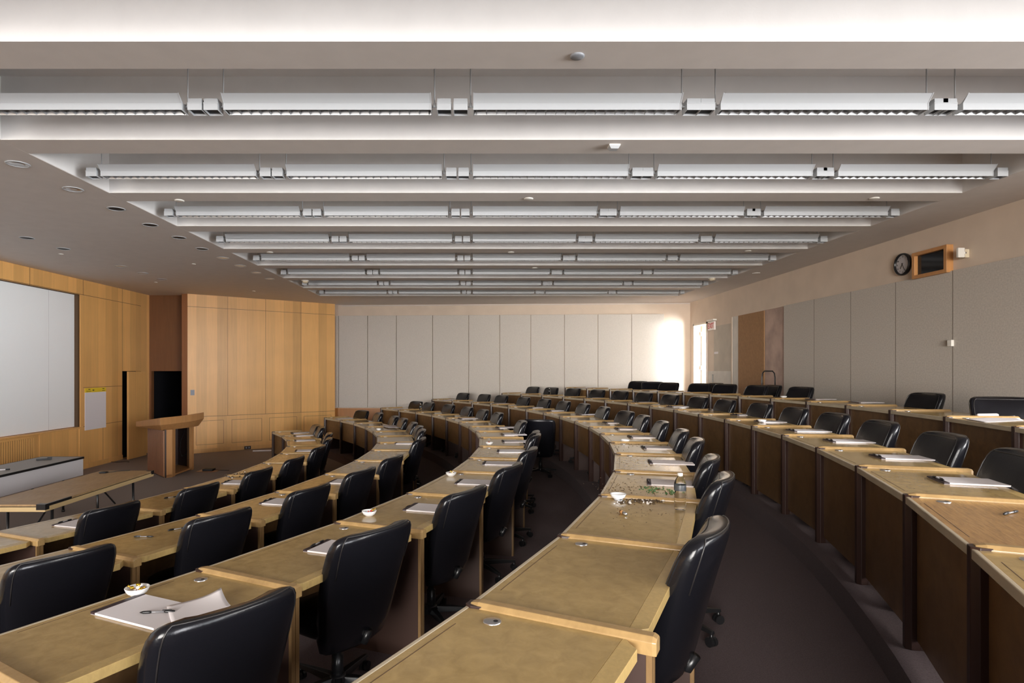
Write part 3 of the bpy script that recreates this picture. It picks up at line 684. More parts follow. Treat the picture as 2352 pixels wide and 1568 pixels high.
def make_divider(k, i, nfar, ends):
    p = Vector(J[k][i]); c = rad_dir(p); z = FLZ[k]; ang = math.atan2(c.y, c.x)-PI/2
    o = empty('desk_divider', (p.x, p.y, z), ang)
    # rail with sloping sides, running front (y=0) to back (y=.61)
    y0, y1, hw, tw = .012, .615, .029, .016
    zt = DT+.018; zb = DT-.035
    vs = []
    for y, s in ((y0, .7), (y0+.03, 1), (y1-.012, 1), (y1, .9)):
        vs += [(-hw*s, y, zb), (-hw*s, y, zt-.014), (-tw*s, y, zt if s == 1 else zt-.006), (tw*s, y, zt if s == 1 else zt-.006), (hw*s, y, zt-.014), (hw*s, y, zb)]
    fs = [tuple(range(6))[::-1], tuple(range(18, 24))]
    for r_ in range(3):
        for q in range(6): fs.append((r_*6+q, r_*6+(q+1)%6, (r_+1)*6+(q+1)%6, (r_+1)*6+q))
    mb = MB(); mb.add(vs, fs); mb.build('top_rail', M['rail'], o, .002)
    mb = MB(); mb.box(-.024, .024, .06, .585, .0, zb); mb.build('side_panel', M['side_dark'], o)  # side faces darker than the panel edges
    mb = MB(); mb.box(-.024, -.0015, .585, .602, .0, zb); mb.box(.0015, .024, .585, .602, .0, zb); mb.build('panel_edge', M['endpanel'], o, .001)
    mb = MB(); mb.prism([(-.028, .058), (-.034, .02), (-.018, -.004), (.018, -.004), (.034, .02), (.028, .058)], .0, DT+.008); mb.build('corner_post', M['post'], o, .002)
    nm = 'at the far end of the %s' % ROWN[k] if nfar == 0 else 'before the %s desk section from the far end, %s' % (ORD[nfar+1], ROWN[k])
    if i == 0: nm = 'with rounded rail at the near end of the %s' % ROWN[k]
    tag(o, 'wooden desk divider ' + nm, 'desk divider', 'dividers of the %s' % ROWN[k])
NF_GRAIN = len(J['F'])-1-1    # the fifth-row section with the straight grained top
for k in ROWS:
    n_ = len(J[k])
    for i in range(n_-1): make_module(k, i, n_-1-i)
    for i in range(n_): make_divider(k, i, n_-1-i, i in (0, n_-1))

# ------------------------------------------------------------------ swivel chairs
def rounded_loop(w, t, n=28, e=3.2, curve=0.0):
    """superellipse outline, front towards +y; curve bends the sides forward"""
    out = []
    for q in range(n):
        a = 2*PI*q/n; ca, sa = math.cos(a), math.sin(a)
        x = w*math.copysign(abs(ca)**(2/e), ca); y = t*math.copysign(abs(sa)**(2/e), sa)
        out.append((x, y+curve*(x/max(w, 1e-6))**2*1.0))
    return out
def make_chair():
    r = empty('office_chair', (0, 0, 0))
    # backrest: thick padded block leaning back; local +y is the sitting direction
    N_ = 44; E_ = 3.4
    prof = [(-.11,.17,.02),(-.09,.20,.045),(-.02,.222,.062),(.08,.238,.068),(.18,.250,.070),(.28,.258,.070),(.36,.262,.068),(.42,.262,.064),(.455,.256,.058),(.477,.245,.050),(.489,.228,.040),(.495,.20,.026),(.497,.15,.012)]
    zb0 = .418
    def spine(s):
        u = s/.497; return Vector((0, -.165-.085*u-.055*u*u*(1 if u > 0 else 0), zb0+s))
    vs = []; fs = []
    for s_, w_, t_ in prof:
        c = spine(s_); u = s_/.497
        for (x, y) in rounded_loop(w_, t_, N_, E_, .040):
            yy = y; yl = y-.040*(x/max(w_, 1e-6))**2
            if yl > t_*.6 and abs(x) < w_*.80:
                puff = max(0, 1-(x/(w_*.80))**2)*max(0, min(1, (s_+.05)*6))*max(0, min(1, (.50-s_)*9))
                yy = y+.020*puff+.0045*puff*math.cos(2*PI*x/.105)
            vs.append(c+Vector((x, yy, -yl*.30)))
    nr = len(prof)
    for a in range(nr-1):
        for q in range(N_): fs.append((a*N_+q, a*N_+(q+1)%N_, (a+1)*N_+(q+1)%N_, (a+1)*N_+q))
    fs += [tuple(range(N_))[::-1], tuple(range((nr-1)*N_, nr*N_))]
    mb = MB(); mb.add(vs, fs, 0, True)
    back = mb.build('backrest', M['leather'], r)
    def rim(q, lo=3):
        """stitched seam along vertex column q, over the top, and down the mirrored column"""
        q2 = (N_//2-q) % N_
        up = [vs[a*N_+q] for a in range(lo, nr-3)]
        ring = nr-3; step = 1 if q < N_//2 else -1
        top = [vs[ring*N_+((q+step*k) % N_)] for k in range(0, (q2-q)*step % N_+1)]
        dn = [vs[a*N_+q2] for a in range(nr-4, lo-1, -1)]
        return [p*1.0 for p in up+top[0:]+dn]
    mb = MB(); mb.tube(rim(4), .0036, 6); mb.build('front_welt', M['welt'], back)
    mb = MB(); mb.tube(rim(N_-4, 5), .003, 6); mb.build('rear_welt', M['welt'], back)
    # seat
    vs = []; fs = []
    sp = [(.385,.17,.17),(.392,.215,.205),(.42,.24,.225),(.455,.245,.23),(.485,.235,.22),(.50,.205,.19),(.504,.12,.11)]
    for z_, w_, d_ in sp:
        for (x, y) in rounded_loop(w_, d_, N_, 3.4): vs.append((x, y+.02, z_-.02*max(0, (y/.23))**2*(1 if z_ > .44 else .6)))
    for a in range(len(sp)-1):
        for q in range(N_): fs.append((a*N_+q, a*N_+(q+1)%N_, (a+1)*N_+(q+1)%N_, (a+1)*N_+q))
    fs += [tuple(range(N_))[::-1], tuple(range((len(sp)-1)*N_, len(sp)*N_))]
    mb = MB(); mb.add(vs, fs, 0, True); mb.build('seat', M['leather_seat'], r)
    # back support bar, mechanism, gas column
    mb = MB(); mb.tube([(0, 0, .365), (0, -.10, .350), (0, -.20, .345), (0, -.225, .40)], .022, 8); mb.build('back_support', M['plastic'], r)
    mb = MB(); mb.box(-.10, .10, -.12, .12, .345, .388); mb.tube([(.10, .05, .365), (.20, .05, .365), (.225, .05, .36)], .006, 6); mb.build('seat_mechanism', M['plastic'], r, .004)
    mb = MB(); mb.lathe([(.0, .09), (.030, .09), (.030, .22), (.021, .225), (.021, .35), (0, .35)], seg=16); mb.build('gas_column', M['plastic'], r)
    base = None
    mb = MB(); mb.lathe([(0, .07), (.045, .07), (.05, .10), (.036, .125), (0, .125)], seg=16); base = mb.build('star_base', M['plastic'], r)
    for q in range(5):
        a = 2*PI*q/5+PI/2; d = Vector((math.cos(a), math.sin(a), 0)); nrm = Vector((-d.y, d.x, 0))
        mb = MB(); p0, p1 = d*.03, d*.31; vs = []
        for p_, w_, z0, z1 in ((p0, .026, .072, .115), (d*.16, .021, .074, .105), (p1, .014, .070, .088)):
            vs += [p_-nrm*w_+Vector((0,0,z0)), p_+nrm*w_+Vector((0,0,z0)), p_+nrm*w_*.7+Vector((0,0,z1)), p_-nrm*w_*.7+Vector((0,0,z1))]
        mb.add(vs, [(0,1,2,3)[::-1], (8,9,10,11)]+[(b0*4+q2, b0*4+(q2+1)%4, (b0+1)*4+(q2+1)%4, (b0+1)*4+q2) for b0 in (0,1) for q2 in range(4)])
        mb.build('base_leg', M['plastic'], base, .003)
        mb = MB(); c = d*.298
        for sgn in (-1, 1):
            cc = c+nrm*.014*sgn+Vector((0,0,.0275)); vs = []
            for ww in (-.009, .009):
                vs += [cc+nrm*ww+d*math.cos(2*PI*t/14)*.027+Vector((0,0,math.sin(2*PI*t/14)*.027)) for t in range(14)]
            mb.add(vs, [tuple(range(14)), tuple(range(14, 28))[::-1]]+[(t, (t+1)%14, 14+(t+1)%14, 14+t) for t in range(14)])
        mb.tube([c+Vector((0,0,.03)), c+Vector((0,0,.078))], .010, 8); mb.build('caster', M['plastic'], base)
    return r
TOPZ, TOPR = .915, .725
# (photo column, photo row of the top of the backrest, extra turn in degrees, extra distance from the desk)
CH = {
'B': [(733,968,0),(743,977,0),(765,992,0),(758,1006,0),(733,1015,-5),(684,1048,-4),(600,1066,-3),(466,1106,-3),(266,1152,-2)],
'C': [(836,942,12),(875,948,-4),(912,952,-4),(932,959,0),(956,967,0),(970,976,0),(974,986,0),(962,1000,-8),(905,1037,-6),(832,1061,-6),(715,1099,-5),(512,1164,-6),(155,1266,-5)],
'D': [(960,923,6),(990,925,0),(1037,929,2),(1080,932,0),(1116,939,0),(1151,942,0),(1206,964,0),(1256,978,-8),(1232,998,-6),(1216,1024,-6),(1178,1062,-8),(1075,1112,-10),(868,1192,-11),(545,1392,-9)],
'E': [(1068,903,0),(1117,908,0),(1157,910,2),(1209,913,0),(1257,918,0),(1302,921,0),(1348,923,-2),(1395,925,-3),(1446,940,6),(1486,947,-3),(1529,967,-3),(1578,979,-4),(1612,1004,-4),(1642,1050,-6),(1672,1094,-8),(1650,1210,-6)],
'F': [(1229,888,0),(1271,890,4),(1321,894,4),(1377,894,4),(1431,895,4),(1486,898,4),(1547,904,2),(1613,907,4),(1676,914,2),(1757,922,3),(1838,931,2),(1930,938,3),(2036,967,3),(2184,996,4),(2370,1035,4)],
'G': [(1470,873,20),(1500,871,60),(1541,877,15),(1612,875,20),(1642,876,14),(1670,880,18),(1745,879,8),(1778,880,2),(1846,886,8),(2137,900,6),(2296,899,75)],
}
EXTRA = {('D', 1255): 0}
ch0 = make_chair(); first = True
def put_chair(k, th, rr, turn, label, group):
    global first
    o = ch0 if first else copy_tree(ch0); first = False
    top = Vector((CC.x+rr*math.cos(th), CC.y+rr*math.sin(th)))
    rz = th+PI/2+math.radians(turn)            # local +y points inwards (towards the pit)
    fy = Vector((-math.sin(rz), math.cos(rz)))
    base = top+fy*.31
    o.location = (base.x, base.y, FLZ[k]); o.rotation_euler = (0, 0, rz)
    tag(o, label, 'chair', group)
    return o
PUSH = {('G',1470): .55, ('G',1500): .22, ('G',1545): .45, ('G',1670): .0, ('G', 2296): .0, ('G',1642): .5, ('G',1778): .32, ('D',1206): .0, ('F',2370):0}
for k in ROWS:
    z = FLZ[k]+TOPZ
    for i, (px, py, turn) in enumerate(CH[k]):
        best = None
        for s in range(1400):
            th = math.radians(-45+85*s/1400); rr = rrow(k, th)+TOPR+PUSH.get((k, px), 0)
            x, y = CC.x+rr*math.cos(th), CC.y+rr*math.sin(th)
            if y < .3: continue
            e = (VX+F_PX*x/y-px)**2+((VY+F_PX*(CAMZ-z)/y-py)**2)*1.0
            if best is None or e < best[0]: best = (e, th, rr)
        e, th, rr = best
        if py-VY > 195:
            q = at(px, py, z); dq_ = Vector((q.x, q.y))-CC; t2_ = math.atan2(dq_.y, dq_.x)
            if dq_.length > rrow(k, t2_)+TOPR-.03: th, rr = t2_, dq_.length
        far = ['farthest', 'second', 'third', 'fourth', 'fifth', 'sixth', 'seventh', 'eighth', 'ninth', 'tenth', 'eleventh', 'twelfth', 'thirteenth', 'fourteenth', 'fifteenth', 'sixteenth'][i]
        pos = 'farthest along' if i == 0 else ('the one nearest the camera in' if i == len(CH[k])-1 else far+' from the far end of')
        put_chair(k, th, rr, turn, 'black leather swivel chair, %s the %s' % (pos, ROWN[k]), 'chairs of the %s' % ROWN[k])
# a black chair turned backwards in the third-row aisle, and one in the top row
tw = copy_tree(ch0); p = at(1250, 964, FLZ['D']+TOPZ)
tw.location = (p.x-.02, p.y+.34, FLZ['D']); tw.rotation_euler = (0, 0, math.radians(-12)); tag(tw, 'black leather chair turned away in the aisle behind the third row', 'chair', 'chairs of the third row')

#ITEMS
# ------------------------------------------------------------------ things lying on the desks
DESKZ = {k: FLZ[k]+DT for k in ROWS}
def nearest_mod(k, p):
    """number of the desk section from the far end of row k at point p"""
    t = polar(p)[0]; n_ = len(J[k])
    for i in range(n_-1):
        if polar(J[k][i])[0] <= t <= polar(J[k][i+1])[0]: return n_-1-i
    return 1 if t > polar(J[k][-1])[0] else n_-1
def where(k, n_): return '%s, desk section %s from the far end' % (ROWN[k], ORD[n_])
def frame_at(k, p, turn=0.0):
    th = polar(p)[0]; return th+PI+PI/2+math.radians(turn)    # local +y points to the pit... see uses
def make_pad(greyed):
    r = empty('legal_pad', (0, 0, 0))                      # long side along y, binding at +y (towards the pit)
    mb = MB(); mb.box(-.108, .108, -.178, .160, .0015, .009); mb.build('sheets', M['paper_grey'] if greyed else M['paper'], r)  # greyish variant has the pads' reflection tone put into the sheet colour
    mb = MB(); mb.box(-.108, .108, -.178, .178, 0, .0015); mb.build('backing_card', M['paper_grey'], r)
    mb = MB(); mb.box(-.1085, .1085, .152, .179, .0012, .0105); mb.build('binding', M['binding'], r, .001)
    return r
def make_pen():
    r = empty('ballpoint_pen', (0, 0, 0))
    z = .0055
    mb = MB(); mb.tube([(-.025, 0, z), (.048, 0, z)], .0033, 8); mb.build('barrel', M['penbody'], r)
    mb = MB(); mb.tube([(.022, 0, z), (.028, 0, z), (.052, 0, z), (.058, 0, z), (.066, 0, z)], [.004, .0056, .0056, .004, .001], 8); mb.build('grip', M['plastic'], r)
    mb = MB(); mb.tube([(-.064, 0, z), (-.058, 0, z), (-.030, 0, z), (-.025, 0, z)], [.003, .0055, .0052, .0042], 8); mb.box(-.052, -.018, -.0015, .0015, z+.005, z+.0075); mb.build('cap', M['plastic'], r)
    return r
pad0 = {False: make_pad(False), True: make_pad(True)}; pad_used = {False: False, True: False}
pen0 = make_pen(); pen_used = False
def pad(k, px, py, turn=0.0, greyed=False, extra='', pen=True, pdx=0.0, pturn=80):
    """pad whose middle is seen at that pixel of the photograph"""
    p = at(px, py, DESKZ[k]); th = polar(p)[0]
    if not pad_used[greyed]: o = pad0[greyed]; pad_used[greyed] = True
    else: o = copy_tree(pad0[greyed])
    rz = th+PI/2+math.radians(turn)
    o.location = (p.x, p.y, DESKZ[k]+.0008); o.rotation_euler = (0, 0, rz)
    n_ = nearest_mod(k, p)
    tag(o, ('greyish' if greyed else 'white')+' legal pad, '+where(k, n_)+extra, 'notepad', 'legal pads on the %s' % ROWN[k])
    if pen:
        q = Vector((p.x, p.y))+Matrix.Rotation(rz, 2) @ Vector((pdx, .166))
        put_pen(k, q, rz+math.radians(pturn-80+3), .0105, 'on pad binding, '+where(k, n_))
    return o
def put_pen(k, q, rz, dz, txt):
    global pen_used
    if not pen_used: o = pen0; pen_used = True
    else: o = copy_tree(pen0)
    o.location = (q[0], q[1], DESKZ[k]+dz+.0008); o.rotation_euler = (0, 0, rz); tag(o, 'black ballpoint pen '+txt, 'pen', 'pens on the %s' % ROWN[k])
def pen(k, px, py, turn, txt=''):
    p = at(px, py, DESKZ[k]); put_pen(k, p, polar(p)[0]+PI/2+math.radians(turn), 0, 'lying loose, '+where(k, nearest_mod(k, p))+txt)

pad('D', 338, 1405, 4, extra=', under sheets', pen=False)
pad('D', 790, 1262, 3); pad('D', 995, 1169, 2, pen=False); pad('D', 1098, 1109, 2); pad('D', 1150, 1065, 3); pad('D', 1177, 1037, 2); pad('D', 1184, 1014, 2)
pad('D', 1180, 998, 2, pen=False); pad('D', 1165, 982, 2); pad('D', 1075, 961, 2, pen=False)
pad('C', 655, 1154, 2); pad('C', 800, 1107, 3, pen=False); pad('C', 935, 1018, -8, pen=False); pad('C', 900, 979, 2)
pad('B', 185, 1204, 4); pad('B', 553, 1108, 3); pad('B', 705, 1035, 3, pen=False); pad('B', 700, 1011, 2, pen=False); pad('B', 697, 1000, 2, pen=False); pad('B', 690, 994, 2)
pad('E', 1548, 1111, 2, True); pad('E', 1540, 1063, 2, True); pad('E', 1517, 1029, 2, True); pad('E', 1480, 1004, 2, True); pad('E', 1445, 985, 1, True); pad('E', 1415, 971, 1, True)
pad('E', 1350, 952, 0, pen=False); pad('E', 1280, 943, 0); pad('E', 1235, 936, 0); pad('E', 1150, 927, 0, pen=False)
pad('F', 2236, 1108, 2); pad('F', 2075, 1052, 2); pad('F', 1952, 1014, 2); pad('F', 1857, 990, 2); pad('F', 1775, 969, 1); pad('F', 1715, 953, 1); pad('F', 1650, 941, 0)
pad('F', 1560, 934, 0); pad('F', 1480, 924, 0); pad('F', 1370, 914, 0)
pad('G', 1990, 924.5, 2, pen=False); pad('G', 1885, 917, 2, True, pen=False); pad('G', 1560, 900.5, 2, pen=False); pad('G', 1500, 898, 0, pen=False)
pen('C', 330, 1234, -65, ', nearer'); pen('C', 408, 1216, -25, ', farther')
pen('B', 392, 1143, -30); pen('D', 945, 1163, -11); pen('F', 2322, 1180, -41)
# pen on the third-row pad with the loose sheets
p = at(362, 1408, DESKZ['D']+.01); put_pen('D', p, polar(p)[0]+PI+math.radians(35), .0095, 'lying across the open pad beside loose sheets')
# loose sheets, slightly curled
def sheet(name, k, pts, z0, lift, label, mat, sag=0.004, cat='paper'):
    """pts: four pixel corners; lift: four corner heights"""
    N_ = 12; c = [at(px, py, DESKZ[k]+z0) for px, py in pts]; vs = []; fs = []
    for j in range(N_+1):
        for i in range(N_+1):
            u, v = i/N_, j/N_
            p = (c[0]*(1-u)+c[1]*u)*(1-v)+(c[3]*(1-u)+c[2]*u)*v
            h = (lift[0]*(1-u)**3+lift[1]*u**3)*(1-v)**2+(lift[3]*(1-u)**3+lift[2]*u**3)*v**2
            vs.append((p.x, p.y, p.z+h+sag*.5*(1+math.sin(u*5+v*3))*.4))
    for j in range(N_):
        for i in range(N_): a = j*(N_+1)+i; fs.append((a, a+1, a+N_+2, a+N_+1))
    mb = MB(); mb.add(vs, fs, 0, True); o = mb.build(name, mat)
    md = o.modifiers.new('thick', 'SOLIDIFY'); md.thickness = .0008; md.offset = 1
    tag(o, label, cat); return o
sheet('loose_sheet', 'D', [(382, 1393), (508, 1366), (530, 1398), (398, 1445)], .0115, (.002, .03, .012, 0), 'white loose sheet with a raised corner on the open pad beside the nearest third-row chair', M['paper'])
# top row papers
sheet('loose_sheet', 'G', [(2215, 962), (2330, 955), (2352, 966), (2262, 970)], .002, (0, .004, 0, 0), 'loose white papers spread on the nearest desk of the top rear row', M['paper'])
p = at(2268, 953, DESKZ['G']+.02); mb = MB(); mb.tube([(-.11, 0, .018), (-.1, 0, .018), (.1, 0, .018), (.11, 0, .018)], [.012, .017, .017, .014], 12); o = mb.build('rolled_paper', M['paper']); o.location = (p.x, p.y, DESKZ['G']); o.rotation_euler = (0, 0, .15); tag(o, 'curled white roll of paper on the nearest desk of the top rear row', 'paper')
sheet('loose_sheet', 'G', [(1322, 890.3), (1372, 889.2), (1378, 891.5), (1330, 892.6)], .004, (0, .01, 0, .01), 'white papers on the farthest desk of the top rear row', M['paper'])
sheet('loose_sheet', 'E', [(1015, 918.5), (1035, 917), (1040, 919), (1020, 921)], .004, (0, .01, 0, 0), 'white paper on the farthest desk of the fourth row', M['paper'])
sheet('loose_sheet', 'D', [(898, 939.2), (922, 937.5), (930, 940), (905, 942)], .004, (0, .005, 0, 0), 'white paper on the farthest desk of the third row', M['paper'])
sheet('loose_sheet', 'C', [(873, 977), (905, 976), (925, 982), (893, 983)], .014, (0, .006, 0, 0), 'white paper lying on a pad in the far part of the second row', M['paper'])
# dishes of sweets
def bowl(k, px, py, name_txt, sweets, r=.047):
    p = at(px, py, DESKZ[k]); o = empty('candy_bowl', (p.x, p.y, DESKZ[k]+.0005)); tag(o, name_txt, 'bowl')
    mb = MB(); mb.lathe([(0, 0), (.025, 0), (.027, .004), (.038, .011), (.043, .019), (r, .029), (r+.001, .033), (r-.003, .033), (.040, .020), (.034, .012), (.022, .007), (0, .006)], seg=32); mb.build('dish', M['glaze'], o)
    rng = random.Random(int(px)); short = name_txt
    for i, m in enumerate(sweets):
        a = rng.uniform(0, 6.28); rr = rng.uniform(0, .024); mb = MB(); c = (rr*math.cos(a), rr*math.sin(a), .018+.006*(i % 4))
        mb.lathe([(0, -.008), (.007, -.005), (.009, 0), (.007, .005), (0, .008)], c, 8); d = Vector((math.cos(a*3), math.sin(a*3), .5)).normalized()
        for s_ in (-1, 1):
            c1 = Vector(c)+d*s_*.007; c2 = Vector(c)+d*s_*.019; mb.tube([c1, c2], [.0015, .006], 6)
        sw = mb.build('wrapped_sweet', m); sw.location = o.location
        tag(sw, ['gold foil', 'red', 'clear'][[M['gold'], M['red'], M['clearwrap']].index(m)]+' wrapped sweet in the '+short, 'sweet', 'sweets in the '+short)
G_, R_r, C_ = M['gold'], M['red'], M['clearwrap']
bowl('D', 315, 1366, 'white candy dish on the nearest third-row desk', [G_, G_, C_, G_, R_r, C_, G_])
bowl('D', 848, 1184, 'white candy dish beside loose pens, third row', [R_r, C_, R_r, G_, C_, R_r])
bowl('D', 1036, 1093, 'white candy dish by a third-row divider end', [R_r, G_, C_, G_, R_r])
bowl('D', 1124, 1021, 'candy dish in the middle of the third row', [C_, G_, R_r])
bowl('E', 1420, 1146, 'empty white dish beside dry crumbs on the fourth row', [])
bowl('E', 1436, 1016, 'white dish on a fourth-row desk two sections past the crumbs', [C_])
bowl('F', 1569, 940, 'white dish on the glossy fifth-row desk', [C_])
bowl('F', 1750, 970, 'dish of clear sweets in the fifth row', [C_, C_])
bowl('C', 870, 988, 'white dish in the far part of the second row', [C_])
bowl('G', 1660, 903, 'dish on the top rear row below the brown board', [C_])
bowl('G', 1800, 914, 'dish on the top rear row below the fabric panels', [C_])
# bottles
def bottle(k, px, py, label, empty_=True, s=1.0, low=False):
    p = at(px, py, DESKZ[k]); o = empty('water_bottle', (p.x, p.y, DESKZ[k]+.0005)); o.scale = (s, s, s); tag(o, label, 'bottle')
    prof = [(0, .004), (.020, .001), (.029, .003), (.0315, .012)]
    for i in range(6): prof += [(.0318, .018+.013*i), (.0298, .0235+.013*i)]
    prof += [(.0285, .100), (.0318, .112), (.0322, .140), (.0315, .150), (.024, .170), (.014, .184), (.0125, .188), (.0125, .196), (0, .196)]
    mb = MB(); mb.lathe(prof, seg=28); mb.build('bottle_body', M['pet'], o)
    mb = MB(); mb.lathe([(.0326, .108), (.0328, .110), (.0332, .138), (.0326, .140)], seg=28); mb.build('label_band', M['label'], o)
    mb = MB(); mb.lathe([(0, .189), (.0145, .189), (.0148, .203), (.0135, .205), (0, .205)], seg=20); mb.build('cap', M['white'], o)
bottle('E', 1562, 1170, 'clear plastic water bottle with dark label on the fourth-row desk near the crumbs')
bottle('D', 966, 945, 'small clear water bottle at the far part of the third row', s=.9)
bottle('F', 1262, 908.5, 'small clear water bottle at the far end of the fifth row', s=.9)
# copper coloured lip balm tube
p = at(1431, 1181, DESKZ['E']); o = empty('lip_balm', (p.x, p.y, DESKZ['E']+.0095), 1.75); tag(o, 'small copper coloured tube lying on the fourth-row desk in front of the bottle', 'tube')
mb = MB(); mb.tube([(-.038, 0, 0), (.0, 0, 0)], .009, 14); mb.build('tube_body', M['metal'], o); mb = MB(); mb.tube([(.0, 0, 0), (.030, 0, 0)], .0095, 14); mb.build('tube_cap', M['lectern'], o)
# dry crumbs on the desks : nobody could count them
def crumbs(k, pts, label, mats, n_, spread, big=.004):
    rng = random.Random(5+n_); mb = MB()
    for _ in range(n_):
        px, py = rng.choice(pts); p = at(px+rng.gauss(0, spread[0]), py+rng.gauss(0, spread[1]), DESKZ[k]); s_ = rng.uniform(.35, 1)*big*1.7
        mi = 0 if rng.random() < .85 else 1
        dx, dy = rng.uniform(.5, 1.6)*s_, rng.uniform(.5, 1.4)*s_; a = rng.uniform(0, 3.1); Rm = Matrix.Translation((p.x, p.y, DESKZ[k]+.0008)) @ Matrix.Rotation(a, 4, 'Z') @ Matrix.Rotation(rng.uniform(-.4, .4), 4, 'X')
        vs = [Rm @ Vector(v) for v in ((-dx, -dy, 0), (dx, -dy*.6, 0), (dx*.7, dy, 0), (-dx*.8, dy*.7, 0), (0, 0, s_*.9))]
        mb.add(vs, [(3,2,1,0), (0,1,4), (1,2,4), (2,3,4), (3,0,4)], mi)
    o = mb.build('dry_crumbs', mats); o['kind'] = 'stuff'; tag(o, label, 'crumbs')
crumbs('E', [(1450, 1150), (1475, 1148), (1500, 1150), (1515, 1148), (1490, 1153), (1435, 1155)], 'brown dried leaf crumbs in a heap beside the empty dish on the fourth row', [M['debris'], M['clearwrap']], 230, (12, 2.2), .0055)
crumbs('E', [(1450, 1175), (1420, 1190), (1480, 1170), (1520, 1180)], 'fine specks scattered over the fourth-row desk with the bottle', [M['debris'], M['debris']], 70, (26, 12), .0022)
crumbs('E', [(1400, 1120), (1450, 1110), (1500, 1128), (1520, 1115), (1430, 1125)], 'fine specks scattered over the fourth-row desk behind the bottle', [M['debris'], M['debris']], 150, (26, 9), .0026)
crumbs('E', [(1482, 1120), (1500, 1128), (1520, 1122), (1540, 1132)], 'green and brown leaf bits below the greyish pad on the fourth row', [M['green'], M['debris']], 90, (9, 3), .005)
crumbs('E', [(1440, 1068), (1480, 1060), (1450, 1050)], 'fine specks on the fourth-row desk next to the second greyish pad', [M['debris'], M['debris']], 80, (24, 6), .0025)
crumbs('E', [(1450, 1022), (1480, 1020), (1420, 1030)], 'fine specks on the fourth-row desk before the third greyish pad', [M['debris'], M['debris']], 80, (20, 4), .003)
crumbs('B', [(540, 1092), (560, 1090), (575, 1087)], 'dry crumbs and wrappers on the front-row desk between two chairs', [M['debris'], M['clearwrap']], 120, (10, 2), .008)

# ------------------------------------------------------------------ the front of the room
# lectern
def lz(px, py, y): return CAMZ-(py-VY)*y/F_PX
PA, PB1, PB2, PC = Vector((-6.55, 12.30)), Vector((-5.765, 11.42)), Vector((-5.67, 11.52)), Vector((-5.68, 12.43))
le = empty('lectern', (-5.95, 11.95, 0)); tag(le, 'maple lectern with ribbed side and wide slanted top in front of the dark doorway', 'lectern')
o0 = Vector((-5.95, 11.95))
def L2(p): return Vector(p)-o0
a_, b1, b2, c_ = map(L2, (PA, PB1, PB2, PC)); d_ = L2((-6.45, 12.95)) if False else L2((-6.15, 12.75))
mb = MB(); n1 = (b1-a_).normalized(); m1 = Vector((n1.y, -n1.x))
if m1.y > 0: m1 = -m1
th = .03
mb.prism([a_, b1, b1-m1*th, a_-m1*th], 0, .90); mb.build('side_board', M['post'], le)  # dark board colour paints the shade between the ribs
mb = MB(); ln = (b1-a_).length; k_ = 0
while .06+k_*.043 < ln-.04:
    q = a_+n1*(.05+k_*.043); mb.prism([q, q+n1*.026, q+n1*.022+m1*.018, q+n1*.004+m1*.018], .02, .88); k_ += 1
mb.build('ribs', M['lectern_red'], le)  # darker red puts the shade of this side into the ribs
mb = MB(); q = a_+n1*(ln-.02); mb.prism([q, b1, b1+m1*.004, q+m1*.004], 0, .90); mb.prism([b1, b2, b2-Vector((.02, -.05)), b1-Vector((.02, -.05))], 0, .90); mb.build('corner_board', M['lectern'], le, .003)
mb = MB(); mb.prism([b2+Vector((-.02, .05)), b2, b2+Vector((0, .12)), b2+Vector((-.04, .12))], 0, .90); mb.prism([c_+Vector((-.14, 0)), c_, c_+Vector((0, -.10)), c_+Vector((-.05, -.10))], 0, .90); mb.build('leg_board', M['lectern'], le, .003)
mb = MB(); mb.prism([a_, d_, d_+Vector((.02, -.02)), a_+Vector((.03, -.01))], 0, .90); mb.prism([d_, c_, c_+Vector((-.02, -.03)), d_+Vector((0, -.03))], 0, .90); mb.build('back_board', M['post'], le)  # dark colour stands for the shade inside the open lectern
mb = MB(); mb.prism([a_, b1, b2, c_, d_], .02, .05); mb.build('bottom_shelf', M['lectern'], le)
mb = MB(); mb.tube([(.05, .55, .8), (.02, .45, .6), (.03, .38, .4), (.06, .40, .28), (.10, .5, .3), (.12, .55, .5), (.10, .6, .7)], .008, 6); mb.build('cable_loop', M['plastic'], le)
# top : bowl-like slanted slab, outline from left tip, near corner, right tip, back
tz = 1.03
T0, T1, T2, T3 = Vector((-6.68, 12.10)), Vector((-5.79, 11.30)), Vector((-5.47, 12.42)), Vector((-6.35, 13.0))
def ring(pts, zs): return [(p.x-o0.x, p.y-o0.y, z) for p, z in zip(pts, zs)]
cen = (T0+T1+T2+T3)/4
curve = [T1.lerp(T2, t)+Vector((.10, -.03))*math.sin(PI*t) for t in (0.0, .2, .4, .6, .8, 1.0)]
out = [T0]+curve+[T3]
zt_ = [1.0]+[1.135+.03*i/5 for i in range(6)]+[1.02]
zb_ = [.90]+[1.00+.035*i/5 for i in range(6)]+[.92]
inn = [p.lerp(cen, .16) for p in out]
vs = ring(out, zt_)+ring(out, zb_)+ring(inn, [.89]*8); n8 = 8
fs = [tuple(range(8)), tuple(range(16, 24))[::-1]]+[(i, (i+1)%8, 8+(i+1)%8, 8+i) for i in range(8)]+[(8+i, 8+(i+1)%8, 16+(i+1)%8, 16+i) for i in range(8)]
mb = MB(); mb.add(vs, fs); mb.build('slanted_top', M['lectern'], le, .004)

